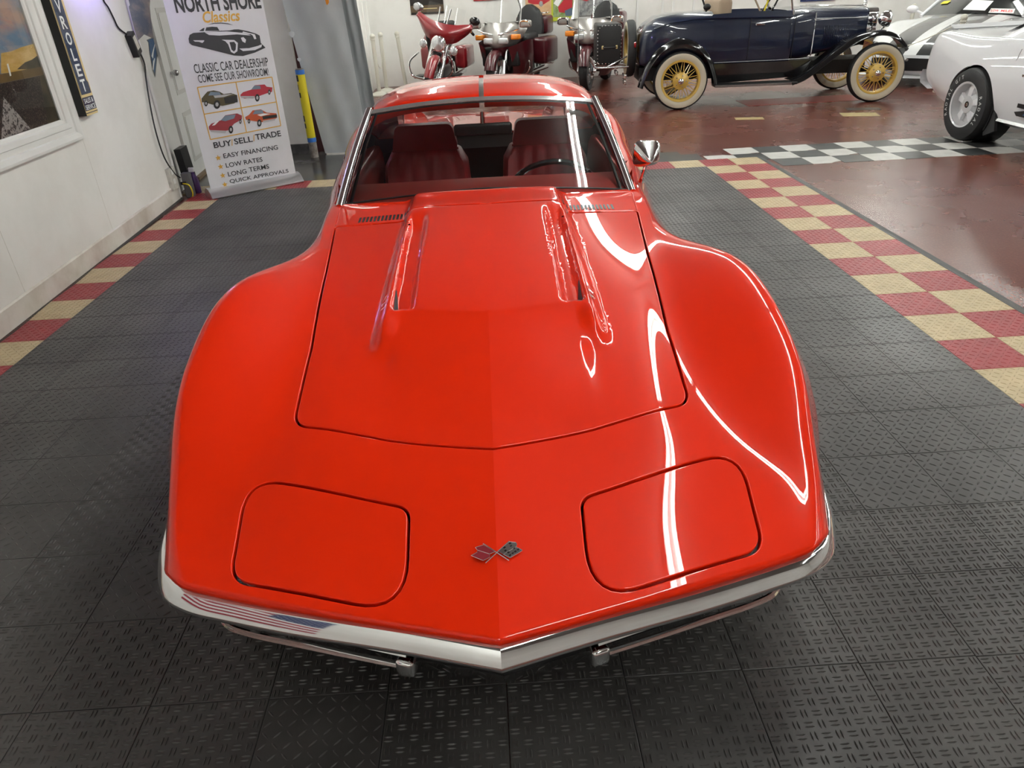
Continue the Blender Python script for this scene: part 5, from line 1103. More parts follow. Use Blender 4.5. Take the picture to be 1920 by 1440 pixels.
def roadster():
    t = thing('vintage_roadster', 'dark blue vintage roadster with black wings and yellow wire wheels', 'car', (2.613, 10.027, 0), rad(-4.73))
    w0 = wire_wheel(t, (.05, .03, .36)); 
    for c, r in (((2.60, .03, .36), 0), ((.05, 1.40, .36), PI), ((2.60, 1.40, .36), PI)): copy_wheel(w0, t, c, r)
    copy_wheel(w0, t, (-.56, .70, .73), rad(90))                       # spare at the back, edge-on to us
    # body tub with turtle deck: outline extruded across, rounded
    def loft(secs, name, m, n=9, yc=.715, pw=3.0):
        """secs: (x, half width, z bottom, z top, crown)"""
        G = []
        for x, hw, zb, zt, cr in secs:
            row = []
            for a in np.linspace(-PI / 2, PI * 1.5, 37)[:-1]:
                c, s_ = math.cos(a), math.sin(a); f = lambda q: math.copysign(abs(q) ** (2 / pw), q)
                row.append((x, yc + hw * f(c), (zb + zt) / 2 + (zt - zb) / 2 * f(s_) + cr * (1 - (c) ** 2) * (s_ > 0)))
            G.append(row)
        b = MB(); b.grid(G, closev=True); k = len(G[0]); b.f += [tuple(range(k))[::-1], tuple((len(G) - 1) * k + i for i in range(k))]; return b.build(name, m, t, ang=50)
    loft([(-.47, .36, .60, .78, 0), (-.46, .42, .54, .90, .0), (-.38, .48, .50, 1.02, .01), (-.24, .53, .50, 1.105, .015), (0, .565, .50, 1.145, .015), (.30, .59, .50, 1.155, .01), (.46, .60, .50, 1.155, .01)], 'rear_deck', 'navy_paint', pw=4.5)
    for s in (0, 1):                                                  # cockpit sides
        b = MB(); yy = lambda q: (.125 + q) if s == 0 else (1.305 - q); b.grid([[(x, yy(.03), .52), (x, yy(0), .62), (x, yy(.005), .95), (x, yy(.03), 1.09), (x, yy(.045), 1.125 + .015 * math.sin((x - .45) * 3)), (x, yy(.075), 1.10), (x, yy(.085), .7)] for x in np.linspace(.44, 1.48, 14)])
        b.build('cockpit_side', 'navy_paint', t, ang=40)
    loft([(1.45, .595, .52, 1.13, .0), (1.62, .56, .52, 1.145, .01), (1.78, .50, .54, 1.145, .012)], 'cowl', 'navy_paint', pw=4.5)
    loft([(1.785, .495, .56, 1.14, .012), (2.1, .43, .60, 1.125, .012), (2.40, .365, .64, 1.11, .012), (2.52, .34, .66, 1.105, .012)], 'bonnet', 'navy_paint', pw=4.5)
    b = MB(); P = rpoly([(-.30, .50), (.30, .50), (.345, .75), (.34, 1.10), (0, 1.155), (-.34, 1.10), (-.345, .75)], .06); b.prism(P, (.12, 0, 0), (2.52, .715, 0), (0, 1, 0), (0, 0, 1)); b.build('radiator_shell', 'chrome', t, ang=35); b = MB(); b.prism([(a * .82, .56 + (z - .5) * .85) for a, z in P], (.01, 0, 0), (2.64, .715, 0), (0, 1, 0), (0, 0, 1)); b.build('radiator_core', 'black_trim', t, smooth=False)
    b = MB(); b.lathe([(.025, 1.14), (.028, 1.18), (.015, 1.20), (.012, 1.25), (.001, 1.26)], (2.58, .715, 0), n=12); b.build('radiator_cap', 'chrome', t)
    # trims along the bonnet, louvres, handles
    def strip(name, pts, m='pin_stripe', r=.005): b = MB(); b.tube(pts, r, 5); b.build(name, m, t)
    strip('bonnet_hinge', [(1.79, .715, 1.165), (2.52, .715, 1.13)], 'chrome'); strip('cowl_band', [(1.785, .715 - .497, .58), (1.785, .715 - .500, .9), (1.785, .715 - .485, 1.09)], 'chrome', .009); strip('bonnet_rail', [(1.79, .222, 1.02), (2.50, .375, 1.0)], 'pin_stripe', .006)
    for k in range(22):
        f = k / 21; x = 1.93 + .47 * f; y = .715 - (.466 - .11 * f); b = MB(); b.bbox((x - .006, y - .008, .70), (x + .006, y + .006, .93), .004, 1); b.build('louvre', 'navy_paint', t)
    strip('belt_line', [(-.30, .715 - .535, .99), (-.1, .715 - .56, 1.05), (.2, .715 - .588, 1.08), (.46, .12, 1.085), (1.46, .12, 1.06)], 'navy_paint', .010); strip('sill_line', [(.5, .118, .555), (1.3, .118, .555), (1.75, .16, .56)], 'pin_stripe', .004); strip('door_seam', [(.93, .123, .56), (.93, .120, 1.08)], 'black_trim', .004); strip('door_seam', [(1.50, .123, .56), (1.50, .120, 1.08)], 'black_trim', .004)
    b = MB(); b.tube([(1.0, .10, .99), (1.05, .085, .99), (1.10, .09, .985)], [.012, .010, .008], 8); b.tube([(1.0, .13, .99), (1.0, .10, .99)], .014, 8); b.build('door_handle', 'chrome', t)
    # wings
    def wing(path, name, y0, y1, m='black_gloss', skirt=.10):
        pts = cr_pts([(x, 0, z) for x, z in path], 6); G = []
        for i, p in enumerate(pts):
            a = pts[max(i - 1, 0)]; c = pts[min(i + 1, len(pts) - 1)]; d = unit(c - a); n = V(-d[2], 0, d[0])
            G.append([p + V(0, y, 0) + n * h for y, h in ((y0, -.05), (y0 + .004, -.022), (y0 + .03, .006), (y0 + .09, .016), ((y0 + y1) / 2, .010), (y1, 0))])
        b = MB(); b.grid(G); b.build(name, m, t, ang=70)
    rear = [(-.50, .30), (-.46, .42), (-.38, .60), (-.22, .78), (.03, .862), (.27, .78), (.42, .62), (.50, .44), (.54, .30)]; front = [(1.50, .30), (1.66, .36), (1.85, .50), (2.05, .65), (2.28, .79), (2.55, .852), (2.76, .80), (2.90, .69), (2.94, .63)]
    wing(rear, 'rear_wing', -.05, .17); wing(rear, 'rear_wing', 1.48, 1.26); wing(front, 'front_wing', -.05, .30); wing(front, 'front_wing', 1.48, 1.13)
    for y0, y1 in ((-.06, .17), (1.26, 1.49)): b = MB(); b.bbox((.50, y0, .265), (1.58, y1, .30), .01); b.build('running_board', 'black_trim', t); b = MB(); b.box((.50, y0 - .002, .272), (1.50, y0, .290)); b.build('board_trim', 'chrome_dull', t)
    for y0, y1 in ((.12, .15), (1.28, 1.31)): b = MB(); b.grid([[(.45, y0, .54), (1.78, y0, .54)], [(.50, y0 + .04, .29), (1.66, y0 + .04, .34)]]); b.build('splash_apron', 'black_gloss', t)
    for y in (.18, 1.25): b = MB(); b.lathe([(.001, -.10), (.05, -.085), (.088, -.04), (.098, .01), (.100, .03), (.092, .035), (.001, .045)], (2.67, y, .985), (1, 0, .03), 24); b.build('headlamp', 'chrome', t); b = MB(); b.tube([(2.66, y, .89), (2.62, y + (.1 if y < .7 else -.1), .80)], .012, 6); b.build('lamp_bracket', 'chrome_dull', t)
    b = MB(); b.tube(cr_pts([(2.95, -.02, .50), (2.99, .3, .50), (3.0, .715, .50), (2.99, 1.1, .50), (2.95, 1.45, .50)], 5), .018, 8); b.build('front_bumper', 'chrome', t)
    for y in (.02, 1.2): b = MB(); b.bbox((-.70, y - .02, .34), (-.665, y + .24, .40), .008); b.build('rear_bumper', 'chrome', t); b = MB(); b.bbox((-.70, y - .02, .43), (-.665, y + .24, .47), .008); b.build('rear_bumper', 'chrome', t)
    # cabin: seat, wheel, windscreen, folded hood irons
    b = MB(); b.bbox((.52, .22, .85), (.70, 1.22, 1.30), .05); b.build('seat_back', 'tan_leather', t); b = MB(); b.bbox((.62, .22, .72), (1.15, 1.22, .88), .05); b.build('seat_cushion', 'maroon_leather', t)
    c = V(1.22, .42, 1.17); e2 = unit(V(.5, 0, .86)); ring = [c + (V(0, 1, 0) * math.cos(a) + e2 * math.sin(a)) * .20 for a in np.linspace(0, 2 * PI, 25)[:-1]]; b = MB(); b.tube(ring, .012, 6, closed=True); b.tube([c, (1.55, .42, .9)], .014, 6); b.build('steering_wheel', 'black_gloss', t)
    for y in (.16, 1.27): b = MB(); b.tube([(1.47, y, 1.08), (1.42, y, 1.28), (1.34, y, 1.62)], .014, 8); b.build('screen_post', 'chrome', t)
    b = MB(); b.grid([[(1.44, y, 1.14), (1.34, y, 1.60)] for y in (.18, 1.25)]); b.build('windscreen', 'clear_glass', t)
    for (p, q, m) in (((1.10, .3, 1.10), (.98, .35, 1.32), 'tan_leather'), ((1.18, .5, 1.1), (1.25, .5, 1.35), 'hazard_yellow'), ((.36, .2, 1.16), (.30, .2, 1.30), 'black_trim')): b = MB(); b.tube([p, q], .012, 6); b.build('hood_iron', m, t)
    b = MB(); b.ell((.36, .18, 1.215), (.05, .03, .04)); b.build('hood_knuckle', 'black_trim', t)
    # luggage trunk with studded edges on a bar rack
    tr = bpy.data.objects.new('luggage_trunk', None); COL.objects.link(tr); tr.parent = t
    x0, x1, y0, y1, z0, z1 = -1.04, -.70, .42, 1.10, .56, 1.06
    b = MB(); b.bbox((x0, y0, z0), (x1, y1, z1), .03, 3); b.build('case', 'black_trim', tr)
    P = rpoly([(x0 + .015, z0 + .015), (x1 - .01, z0 + .015), (x1 - .01, z1 - .02), (x0 + .015, z1 - .02)], [.02, .02, .04, .10], 4); D = densify(P, .042)
    for a, z in D: b = MB(); b.ell((a, y0 - .002, z), (.008, .006, .008), 6, 4); b.build('stud', 'chrome_dull', tr)
    b = MB(); b.tube(cr_pts([(x0 + .08, y0 - .005, .78), (x0 + .11, y0 - .03, .775), (x1 - .10, y0 - .03, .775), (x1 - .07, y0 - .005, .78)], 3), .008, 6); b.build('handle', 'black_trim', tr)
    for x in (x0 + .08, x1 - .07): b = MB(); b.bbox((x - .012, y0 - .015, .755), (x + .012, y0, .80), .004); b.build('handle_mount', 'sign_cream', tr)
    for y in (.40, .75, 1.12): b = MB(); b.tube(cr_pts([(-1.08, y, .60), (-1.06, y, .535), (-.98, y, .525), (-.60, y, .525)], 4), .014, 7); b.build('rack_bar', 'chrome_dull', t)
    b = MB(); b.tube([(-.90, .40, .53), (-.70, .40, .62), (-.60, .5, .66)], .012, 6); b.build('rack_brace', 'chrome_dull', t); b = MB(); b.tube([(-1.08, .40, .60), (-1.08, 1.12, .60)], .012, 6); b.build('rack_rail', 'chrome_dull', t)
    b = MB(); b.lathe([(.001, .03), (.03, .028), (.04, 0)], (-.52, .33, .80), (-1, 0, 0), 14); b.build('tail_lamp', 'tail_red', t)
    b = MB(); b.box((-.45, .42, .33), (2.6, 1.0, .50)); b.build('chassis', 'black_trim', t); 
    for x in (.05, 2.6): b = MB(); b.tube([(x, .05, .36), (x, 1.38, .36)], .03, 8); b.build('axle', 'black_trim', t)
roadster()
# ============================================================ motorcycles, posters, stanchions, flag
mat('cherry_paint', (.20, .003, .008), rough=.3, coat=1, coat_rough=.02); mat('maroon_paint', (.055, .003, .007), rough=.3, coat=.5, coat_rough=.02); mat('silver_paint', (.36, .34, .32), rough=.3, metal=.5, coat=1); mat('black_vinyl', (.012, .012, .013), rough=.5, bump=.1, bscale=90); mat('amber_lens', (.75, .22, .01), rough=.15, coat=1); mat('lamp_lens', (.62, .64, .66), rough=.08, metal=.6, coat=1); mat('engine_grey', (.14, .14, .145), rough=.35, metal=.8)
def moto_wheel(t, c, R, w, spokes=True):
    b = MB(); b.lathe([(R * .72, -w * .42), (R * .78, -w * .5), (R * .93, -w * .45), (R, -w * .15), (R, w * .15), (R * .93, w * .45), (R * .78, w * .5), (R * .72, w * .42)], c, (1, 0, 0), 32, closed=True); b.build('tyre', 'rubber', t)
    b = MB(); b.lathe([(R * .73, -w * .4), (R * .70, -w * .2), (R * .70, w * .2), (R * .73, w * .4)], c, (1, 0, 0), 32); b.lathe([(.001, w * .5), (.05, w * .45), (.06, 0), (.05, -w * .45), (.001, -w * .5)], c, (1, 0, 0), 16); b.build('rim', 'chrome_dull', t)
    for k in range(10): a = 2 * PI * k / 10; b = MB(); b.tube([V(*c) + V(0, .05 * math.cos(a), .05 * math.sin(a)), V(*c) + V(0, R * .71 * math.cos(a), R * .71 * math.sin(a))], .010, 5); b.build('spoke', 'chrome_dull', t)
    for s in (1, -1): b = MB(); b.lathe([(.06, s * w * .62), (.13, s * w * .62), (.13, s * w * .66), (.06, s * w * .66)], c, (1, 0, 0), 24, closed=True); b.build('brake_disc', 'chrome', t)
def fender(t, c, R, w, a0, a1, m, name='fender'):
    b = MB(); G = []
    for a in np.linspace(rad(a0), rad(a1), 18): G.append([V(*c) + V(x, (R + h) * math.cos(a), (R + h) * math.sin(a)) for x, h in ((-w, -.06), (-w * .95, -.01), (-w * .6, .018), (0, .026), (w * .6, .018), (w * .95, -.01), (w, -.06))])
    b.grid(G); b.build(name, m, t, ang=70)
def batwing_bike():
    """x to the viewer's right, y towards the back of the machine"""
    t = thing('touring_motorcycle', 'cherry red touring motorcycle with batwing fairing beside the far white wall', 'motorcycle', (-.86, 12.30, 0), rad(-12))
    P = bpy.data.objects.new('front_end', None); COL.objects.link(P); P.parent = t; P.location = (0, .28, 0); P.rotation_euler = (0, rad(15), rad(2))
    f = lambda *a: a
    moto_wheel(P, (0, -.32, .33), .33, .13); fender(P, (0, -.32, .33), .345, .075, 30, 170, 'cherry_paint')
    for s in (1, -1):
        b = MB(); b.tube([(s * .11, -.34, .30), (s * .115, -.20, .62), (s * .12, -.06, .95)], [.034, .034, .030], 12); b.build('fork_tube', 'chrome', P)
        b = MB(); b.lathe([(.001, -.05), (.05, -.035), (.062, 0), (.066, .02), (.055, .03), (.001, .035)], (s * .25, -.20, .80), (0, -1, 0), 18); b.build('passing_lamp', 'chrome', P); b = MB(); b.lathe([(.001, .045), (.035, .042), (.054, .032)], (s * .25, -.20, .80), (0, -1, 0), 18); b.build('lamp_glass', 'lamp_lens', P)
        b = MB(); b.tube(cr_pts([(s * .06, .0, 1.02), (s * .25, .02, 1.08), (s * .38, .16, 1.10), (s * .42, .30, 1.06)], 5), .016, 8); b.build('handlebar', 'chrome', P); b = MB(); b.tube([(s * .405, .22, 1.09), (s * .425, .34, 1.05)], .022, 8); b.build('grip', 'black_vinyl', P)
        b = MB(); b.tube(cr_pts([(s * .36, .12, 1.09), (s * .40, .06, 1.16), (s * .44, .04, 1.22)], 4), .010, 6); b.build('mirror_stem', 'chrome', P); b = MB(); b.ell((s * .46, .03, 1.27), (.085, .025, .062)); b.build('mirror', 'black_gloss' if s > 0 else 'chrome_dull', P)
        b = MB(); b.tube([(s * .07, -.185, 1.13), (s * .085, -.10, 1.36)], .013, 6); b.build('screen_brace', 'chrome', P)
    b = MB(); b.lathe([(.001, -.12), (.08, -.10), (.115, -.03), (.118, .02), (.10, .03), (.001, .035)], (0, -.24, .86), (0, -1, 0), 24); b.build('headlamp', 'chrome', P); b = MB(); b.lathe([(.001, .055), (.06, .05), (.098, .032)], (0, -.24, .86), (0, -1, 0), 24); b.build('lamp_glass', 'lamp_lens', P)
    top = [(-.46, 1.17), (-.43, 1.215), (-.34, 1.20), (-.2, 1.165), (0, 1.15), (.2, 1.165), (.34, 1.20), (.43, 1.215), (.46, 1.17)]; bot = [(-.455, 1.15), (-.41, 1.08), (-.34, 1.0), (-.22, .90), (0, .86), (.22, .90), (.34, 1.0), (.41, 1.08), (.455, 1.15)]
    ti, bi = cr_pts([(a, 0, c) for a, c in top], 4), cr_pts([(a, 0, c) for a, c in bot], 4); G = []
    for a, c in zip(ti, bi): G.append([V(a[0] * (1 - q) + c[0] * q, -.20 + .95 * (a[0]) ** 2 - .09 * math.sin(PI * q) + .03 * q, a[2] * (1 - q) + c[2] * q) for q in np.linspace(0, 1, 9)])
    b = MB(); b.grid(G); b.build('fairing', 'cherry_paint', P, ang=70)
    b = MB(); b.grid([[V(x, -.16 + .9 * x * x + .10 * q, 1.155 + .25 * q * (1 - 1.1 * abs(x) ** 2) + .10 * x * x) for x in np.linspace(-.30, .30, 9)] for q in np.linspace(0, 1, 6)]); b.build('windshield', 'clear_glass', P)
    # frame, tank, engine, seat, bags
    b = MB(); b.ell((0, .62, .86), (.16, .30, .13), 18, 10); b.build('fuel_tank', 'cherry_paint', t)
    b = MB(); b.tube(cr_pts([(0, .80, .80), (0, .98, .74), (0, 1.25, .78), (0, 1.5, .84)], 5), [.15] * 5 + [.18] * 6 + [.15] * 5, 12, sq=.45); b.build('seat', 'black_vinyl', t); b = MB(); b.bbox((-.16, 1.50, .85), (.16, 1.60, 1.10), .05); b.build('backrest', 'black_vinyl', t)
    moto_wheel(t, (0, 1.45, .33), .33, .15); fender(t, (0, 1.45, .33), .35, .10, -20, 150, 'cherry_paint')
    for s in (1, -1):
        b = MB(); b.bbox((s * .30 - .11, 1.15, .36), (s * .30 + .11, 1.85, .72), .06, 4); b.build('saddlebag', 'cherry_paint', t); b = MB(); b.tube(cr_pts([(s * .12, .35, .28), (s * .33, .30, .36), (s * .36, .32, .56), (s * .20, .36, .70)], 5), .017, 8); b.build('crash_bar', 'chrome', t)
        b = MB(); b.tube([(s * .16, .35, .28), (s * .20, .9, .26), (s * .22, 1.75, .28)], [.035, .045, .05], 10); b.build('exhaust', 'chrome', t); b = MB(); b.bbox((s * .30 - .08, .55, .28), (s * .30 + .08, .88, .32), .01); b.build('footboard', 'black_trim', t)
    for yy, a in ((.60, -.35), (.84, .35)):
        for k in range(6): r = .085 if k < 5 else .06; b = MB(); d = V(0, math.sin(a), math.cos(a)); b.lathe([(.001, 0), (r, 0), (r, .022), (.001, .022)], V(0, .72, .40) + d * (.08 + .036 * k), d, 16); b.build('cylinder_fin', 'engine_grey', t)
    b = MB(); b.bbox((-.16, .50, .22), (.16, 1.05, .46), .05); b.build('engine_case', 'engine_grey', t); b = MB(); b.lathe([(.001, .06), (.09, .05), (.11, 0), (.11, -.06)], (.20, .66, .60), (1, 0, 0), 20); b.build('air_cleaner', 'chrome', t); b = MB(); b.ell((.17, .60, .56), (.07, .12, .09)); b.build('cherry_cover', 'cherry_paint', t)
    b = MB(); b.tube([(0, .26, .95), (0, .42, .40), (0, .52, .22), (0, 1.2, .25)], .03, 8); b.build('frame_tube', 'black_trim', t)
batwing_bike()
def big_tourer(loc, rz, label, lean=3):
    t = thing('touring_motorcycle', label, 'motorcycle', loc, rz)
    P = t
    moto_wheel(P, (0, .05, .32), .32, .14); fender(P, (0, .05, .32), .338, .085, 55, 165, 'maroon_paint')
    for s in (1, -1):
        b = MB(); b.tube([(s * .12, .05, .30), (s * .13, .22, .66)], .030, 10); b.build('fork_tube', 'chrome_dull', P)
        b = MB(); b.tube([(s * .125, .02, .30), (s * .115, .10, .52)], .042, 10); b.build('fork_cover', 'chrome', P)
        # lower cowl beside the engine
        b = MB(); b.grid([[V(s * x, y, z) for x, y, z in row] for row in (((.20, .10, .70), (.38, .25, .78), (.42, .50, .80), (.38, .78, .78)), ((.22, .18, .55), (.36, .30, .58), (.40, .52, .58), (.38, .80, .56)), ((.20, .30, .34), (.32, .38, .34), (.36, .56, .33), (.34, .82, .33)), ((.12, .40, .20), (.22, .45, .20), (.25, .6, .20), (.24, .84, .20)))]); b.build('lower_cowl', 'maroon_paint', P, ang=70); b = MB(); b.bbox((s * .22 - .10, .22, .42), (s * .22 + .10, .46, .70), .03); b.build('radiator_duct', 'black_trim', P)
        # handlebar mirror housing
        b = MB(); b.bbox((s * .44 - .10, .24, .98), (s * .44 + .10, .34, 1.09), .035, 4); b.build('mirror_housing', 'silver_paint', P); b = MB(); b.tube(cr_pts([(s * .36, .245, .99), (s * .38, .235, 1.075), (s * .50, .235, 1.075), (s * .525, .245, 1.0)], 4), .012, 6); b.build('mirror_trim', 'chrome', P)
        b = MB(); b.bbox((s * .31 - .07, .12, .82), (s * .31 + .08, .22, .90), .02, 3); b.build('turn_signal', 'amber_lens', P); b = MB(); b.bbox((s * .13 - .085, .055, .76), (s * .13 + .085, .12, .855), .025, 3); b.build('headlamp', 'lamp_lens', P); b = MB(); b.tube([(s * .04, .09, .90), (s * .22, .12, .93), (s * .36, .20, .97)], .012, 6); b.build('fairing_trim', 'chrome', P)
        b = MB(); b.bbox((s * .34 - .13, 1.20, .36), (s * .34 + .13, 1.88, .78), .06, 4); b.build('saddlebag', 'maroon_paint', P); b = MB(); b.tube([(s * .42, 1.22, .38), (s * .48, 1.5, .36), (s * .44, 1.86, .38)], .014, 6); b.build('bag_rail', 'chrome', P); b = MB(); b.tube(cr_pts([(s * .15, .55, .26), (s * .36, .52, .30), (s * .40, .54, .44), (s * .30, .58, .52)], 4), .016, 8); b.build('crash_bar', 'chrome', P)
        b = MB(); b.tube([(s * .18, .9, .24), (s * .24, 1.85, .27)], [.04, .05], 10); b.build('exhaust', 'chrome', P)
    G = []                                           # fairing: silver shell sweeping back
    for z, w, y0 in ((.70, .20, .10), (.74, .26, .05), (.82, .34, .06), (.92, .40, .10), (1.0, .41, .17), (1.06, .38, .23)): G.append([V(x * w, y0 + .34 * abs(x) ** 2.2, z + .02 * abs(x)) for x in np.linspace(-1, 1, 21)])
    b = MB(); b.grid(G); b.build('fairing', 'silver_paint', P, ang=70); b = MB(); b.grid([[V(x * w, y0 + .34 * abs(x) ** 2.2, z + .02 * abs(x)) for x in np.linspace(-1, 1, 21)] for z, w, y0 in ((.56, .20, .24), (.63, .24, .13), (.70, .22, .09))]); b.build('chin_panel', 'maroon_paint', P, ang=70)
    b = MB(); b.grid([[V(x, .24 + .9 * x * x + .22 * q, 1.06 + .34 * q * (1 - 1.2 * x * x)) for x in np.linspace(-.32, .32, 11)] for q in np.linspace(0, 1, 7)]); b.build('windshield', 'clear_glass', P); b = MB(); b.tube([V(.33, .34, 1.06), V(.31, .45, 1.25), V(.22, .52, 1.44)], .013, 6); b.build('screen_edge', 'chrome', P)
    b = MB(); b.grid([[V(x, .30 + .5 * x * x, 1.06), V(x * .9, .48, 1.045), V(x * .8, .62, .98)] for x in np.linspace(-.36, .36, 9)]); b.build('dash_pad', 'black_trim', P); b = MB(); b.tube(cr_pts([(-.42, .62, 1.02), (-.2, .5, 1.0), (0, .48, .98), (.2, .5, 1.0), (.42, .62, 1.02)], 4), .018, 8); b.build('handlebar', 'black_trim', P)
    b = MB(); b.ell((0, .80, .84), (.19, .28, .13), 18, 10); b.build('tank_cover', 'maroon_paint', P); b = MB(); b.bbox((-.20, .95, .70), (.20, 1.62, .86), .07, 4); b.build('seat', 'black_vinyl', P); b = MB(); b.grid([[V(x * w, 1.62 + .06 * q - .04 * (1 - x * x), .82 + .46 * q - .05 * abs(x) ** 3 * q) for x in np.linspace(-1, 1, 11)] for q, w in ((0, .24), (.3, .25), (.7, .22), (.92, .17), (1, .10))]); n = len(b.v); b.grid([[V(x * w, 1.74, .82 + .46 * q - .05 * abs(x) ** 3 * q) for x in np.linspace(-1, 1, 11)] for q, w in ((0, .24), (.3, .25), (.7, .22), (.92, .17), (1, .10))]); b.grid([[b.v[n - 1 - k], b.v[-1 - k]] for k in range(11)]); b.grid([[b.v[11 * k], b.v[n + 11 * k]] for k in range(5)]); b.grid([[b.v[11 * k + 10], b.v[n + 11 * k + 10]] for k in range(5)]); b.build('backrest', 'black_vinyl', P, ang=50, merge=True)
    b = MB(); b.bbox((-.30, 1.74, .80), (.30, 2.15, 1.10), .06, 4); b.build('top_box', 'maroon_paint', P); b = MB(); b.tube(rpoly_ring([(-.24, 1.80), (.24, 1.80), (.24, 2.10), (-.24, 2.10)], 1.13), .010, 6, closed=True); b.build('luggage_rail', 'chrome', P)
    moto_wheel(P, (0, 1.72, .32), .32, .16); b = MB(); b.bbox((-.28, .60, .24), (.28, 1.12, .58), .06); b.build('engine', 'engine_grey', P); b = MB(); b.tube([(0, .24, .9), (0, .5, .3), (0, 1.3, .25)], .03, 8); b.build('frame_tube', 'black_trim', P)
def rpoly_ring(pts, z): return [(a, c, z) for a, c in rpoly(pts, .05)]
big_tourer((.25, 12.45, 0), rad(-24), 'maroon and silver touring motorcycle in the middle of the three with amber signals')
big_tourer((1.72, 12.35, 0), rad(-20), 'maroon touring motorcycle next to the black studded trunk')
def posters():
    def pic(name, label, x0, x1, z0, z1, m, shapes=(), y=14.595, frame=None):
        t = thing(name, label, 'poster', ((x0 + x1) / 2, y, z0)); o = V(-(x0 + x1) / 2, -y, -z0)
        b = MB(); b.box((x0, y - .012, z0), (x1, y, z1)); b.xform(None, o); b.build('sheet', m, t, smooth=False)
        for k, (pn, pts, mm) in enumerate(shapes): b = MB(); b.add([V(x0 + a * (x1 - x0), y - .013 - .001 * (k + 1), z0 + c * (z1 - z0)) + o for a, c in pts], [tuple(range(len(pts)))]); b.build(pn, mm, t, smooth=False)
    q = lambda px, py: on_plane(px, py, (0, 14.595, 0), (0, 1, 0))
    mat('poster_dark', (.02, .016, .014), rough=.3); mat('poster_brown', (.10, .065, .035), rough=.35); mat('poster_peach', (.60, .36, .19), rough=.4, noise=.7, nscale=8, col2=(.7, .5, .3)); mat('poster_lime', (.50, .55, .04), rough=.4); mat('poster_green', (.16, .25, .05), rough=.4, noise=.8, nscale=12, col2=(.4, .45, .3)); mat('poster_grey', (.38, .38, .37), rough=.4, noise=1, nscale=14, col2=(.12, .12, .13)); mat('poster_red', (.45, .02, .03), rough=.4); mat('poster_blue', (.08, .12, .17), rough=.4); mat('poster_navy', (.015, .03, .12), rough=.4)
    a, c = q(771, 28), q(833, 26); pic('wall_poster', 'dark brown framed poster high on the back wall left of the motorcycles', a[0], c[0], a[2], 1.75, 'poster_dark', [('brown_band', [(0, .06), (1, .06), (1, .26), (0, .26)], 'poster_brown'), ('print', [(.15, .15), (.8, .15), (.8, .17), (.15, .17)], 'sign_cream')])
    a, c = q(888, 2), q(945, 5); pic('wall_poster', 'black-red sign with only its lower edge showing at the top of the back wall', a[0], c[0], a[2], 1.75, 'poster_dark', [('red_edge', [(0, 0), (.65, 0), (.65, .05), (0, .05)], 'poster_red')])
    a, c = q(986, 38), q(1034, 32); pic('wall_poster', 'peach poster of a red convertible behind the middle motorcycle', a[0], c[0], a[2], 1.62, 'poster_peach', [('car_print', [(.1, .55), (.35, .62), (.7, .60), (.95, .66), (.95, .50), (.7, .40), (.3, .42), (.1, .47)], 'poster_red'), ('car_print', [(.52, .44), (.58, .50), (.66, .48), (.68, .38), (.6, .34), (.53, .38)], 'poster_grey'), ('car_print', [(.60, .62), (.95, .70), (.95, .60), (.7, .57)], 'sign_cream')])
    a, c = q(1034, 40), q(1075, 33); pic('wall_poster', 'lime-bordered poster of a red truck behind the motorcycles', a[0], c[0], a[2], 1.62, 'poster_lime', [('print', [(.08, .1), (1, .1), (1, .95), (.08, .95)], 'poster_green'), ('truck_print', [(.3, .35), (.6, .55), (.95, .6), (.95, .30), (.6, .2), (.35, .22)], 'poster_red'), ('truck_print', [(.1, .45), (.3, .6), (.6, .62), (.45, .5), (.3, .36)], 'sign_white'), ('truck_print', [(.6, .25), (.95, .33), (.95, .12), (.65, .12)], 'poster_blue')])
    a, c = q(1086, 30), q(1130, 27); pic('wall_poster', 'grey street-scene poster with a red car behind the rightmost motorcycle', a[0], c[0], a[2], 1.62, 'poster_grey', [('car_print', [(.05, .45), (.3, .55), (.7, .62), (.7, .5), (.3, .40)], 'poster_red'), ('strip_print', [(0, .62), (.8, .85), (.8, .78), (0, .55)], 'poster_red')])
    a, c = q(1488, 4), q(1535, 2); pic('wall_sign', 'dark sign with blue edges at the top of the back wall above the roadster', q(1500, 4)[0], q(1565, 2)[0], a[2], 1.5, 'poster_dark', [('blue_edge', [(0, 0), (.04, 0), (.04, 1), (0, 1)], 'poster_navy'), ('blue_edge', [(.96, 0), (1, 0), (1, 1), (.96, 1)], 'poster_navy'), ('blue_edge', [(0, 0), (1, 0), (1, .05), (0, .05)], 'poster_navy')])
    # framed print on the far side wall
    t = thing('wall_picture', 'small dark framed picture on the far white wall above the stanchions', 'picture', (-1.97, 12.7, 1.36)); b = MB(); b.box((0, -.22, 0), (.06, .22, .55)); b.build('frame', 'black_trim', t, smooth=False); b = MB(); b.box((.06, -.18, .04), (.064, .18, .50)); b.build('print', 'poster_brown', t, smooth=False)
    for k, px in enumerate((1150, 1195, 1242, 1262, 1300)):
        a = q(px, 20); b = MB(); b.box((a[0] - .02, 14.575, 0), (a[0] + .02, 14.6, 3.4)); tag(b.build('trim_%d' % (20 + k), 'white_trim', None, smooth=False), kind='structure')
    for k in range(12):
        y = 8.9 + k * .5; b = MB(); b.add([(-1.98, y, 0), (-1.962, y + .015, 0), (-1.962, y + .06, 0), (-1.98, y + .075, 0), (-1.98, y, 3.4), (-1.962, y + .015, 3.4), (-1.962, y + .06, 3.4), (-1.98, y + .075, 3.4)], [(0, 1, 5, 4), (1, 2, 6, 5), (2, 3, 7, 6)]); tag(b.build('trim_%d' % (30 + k), 'white_wall', None, smooth=False), kind='structure')
posters()
mat('ivory_plastic', (.62, .60, .52), rough=.45)
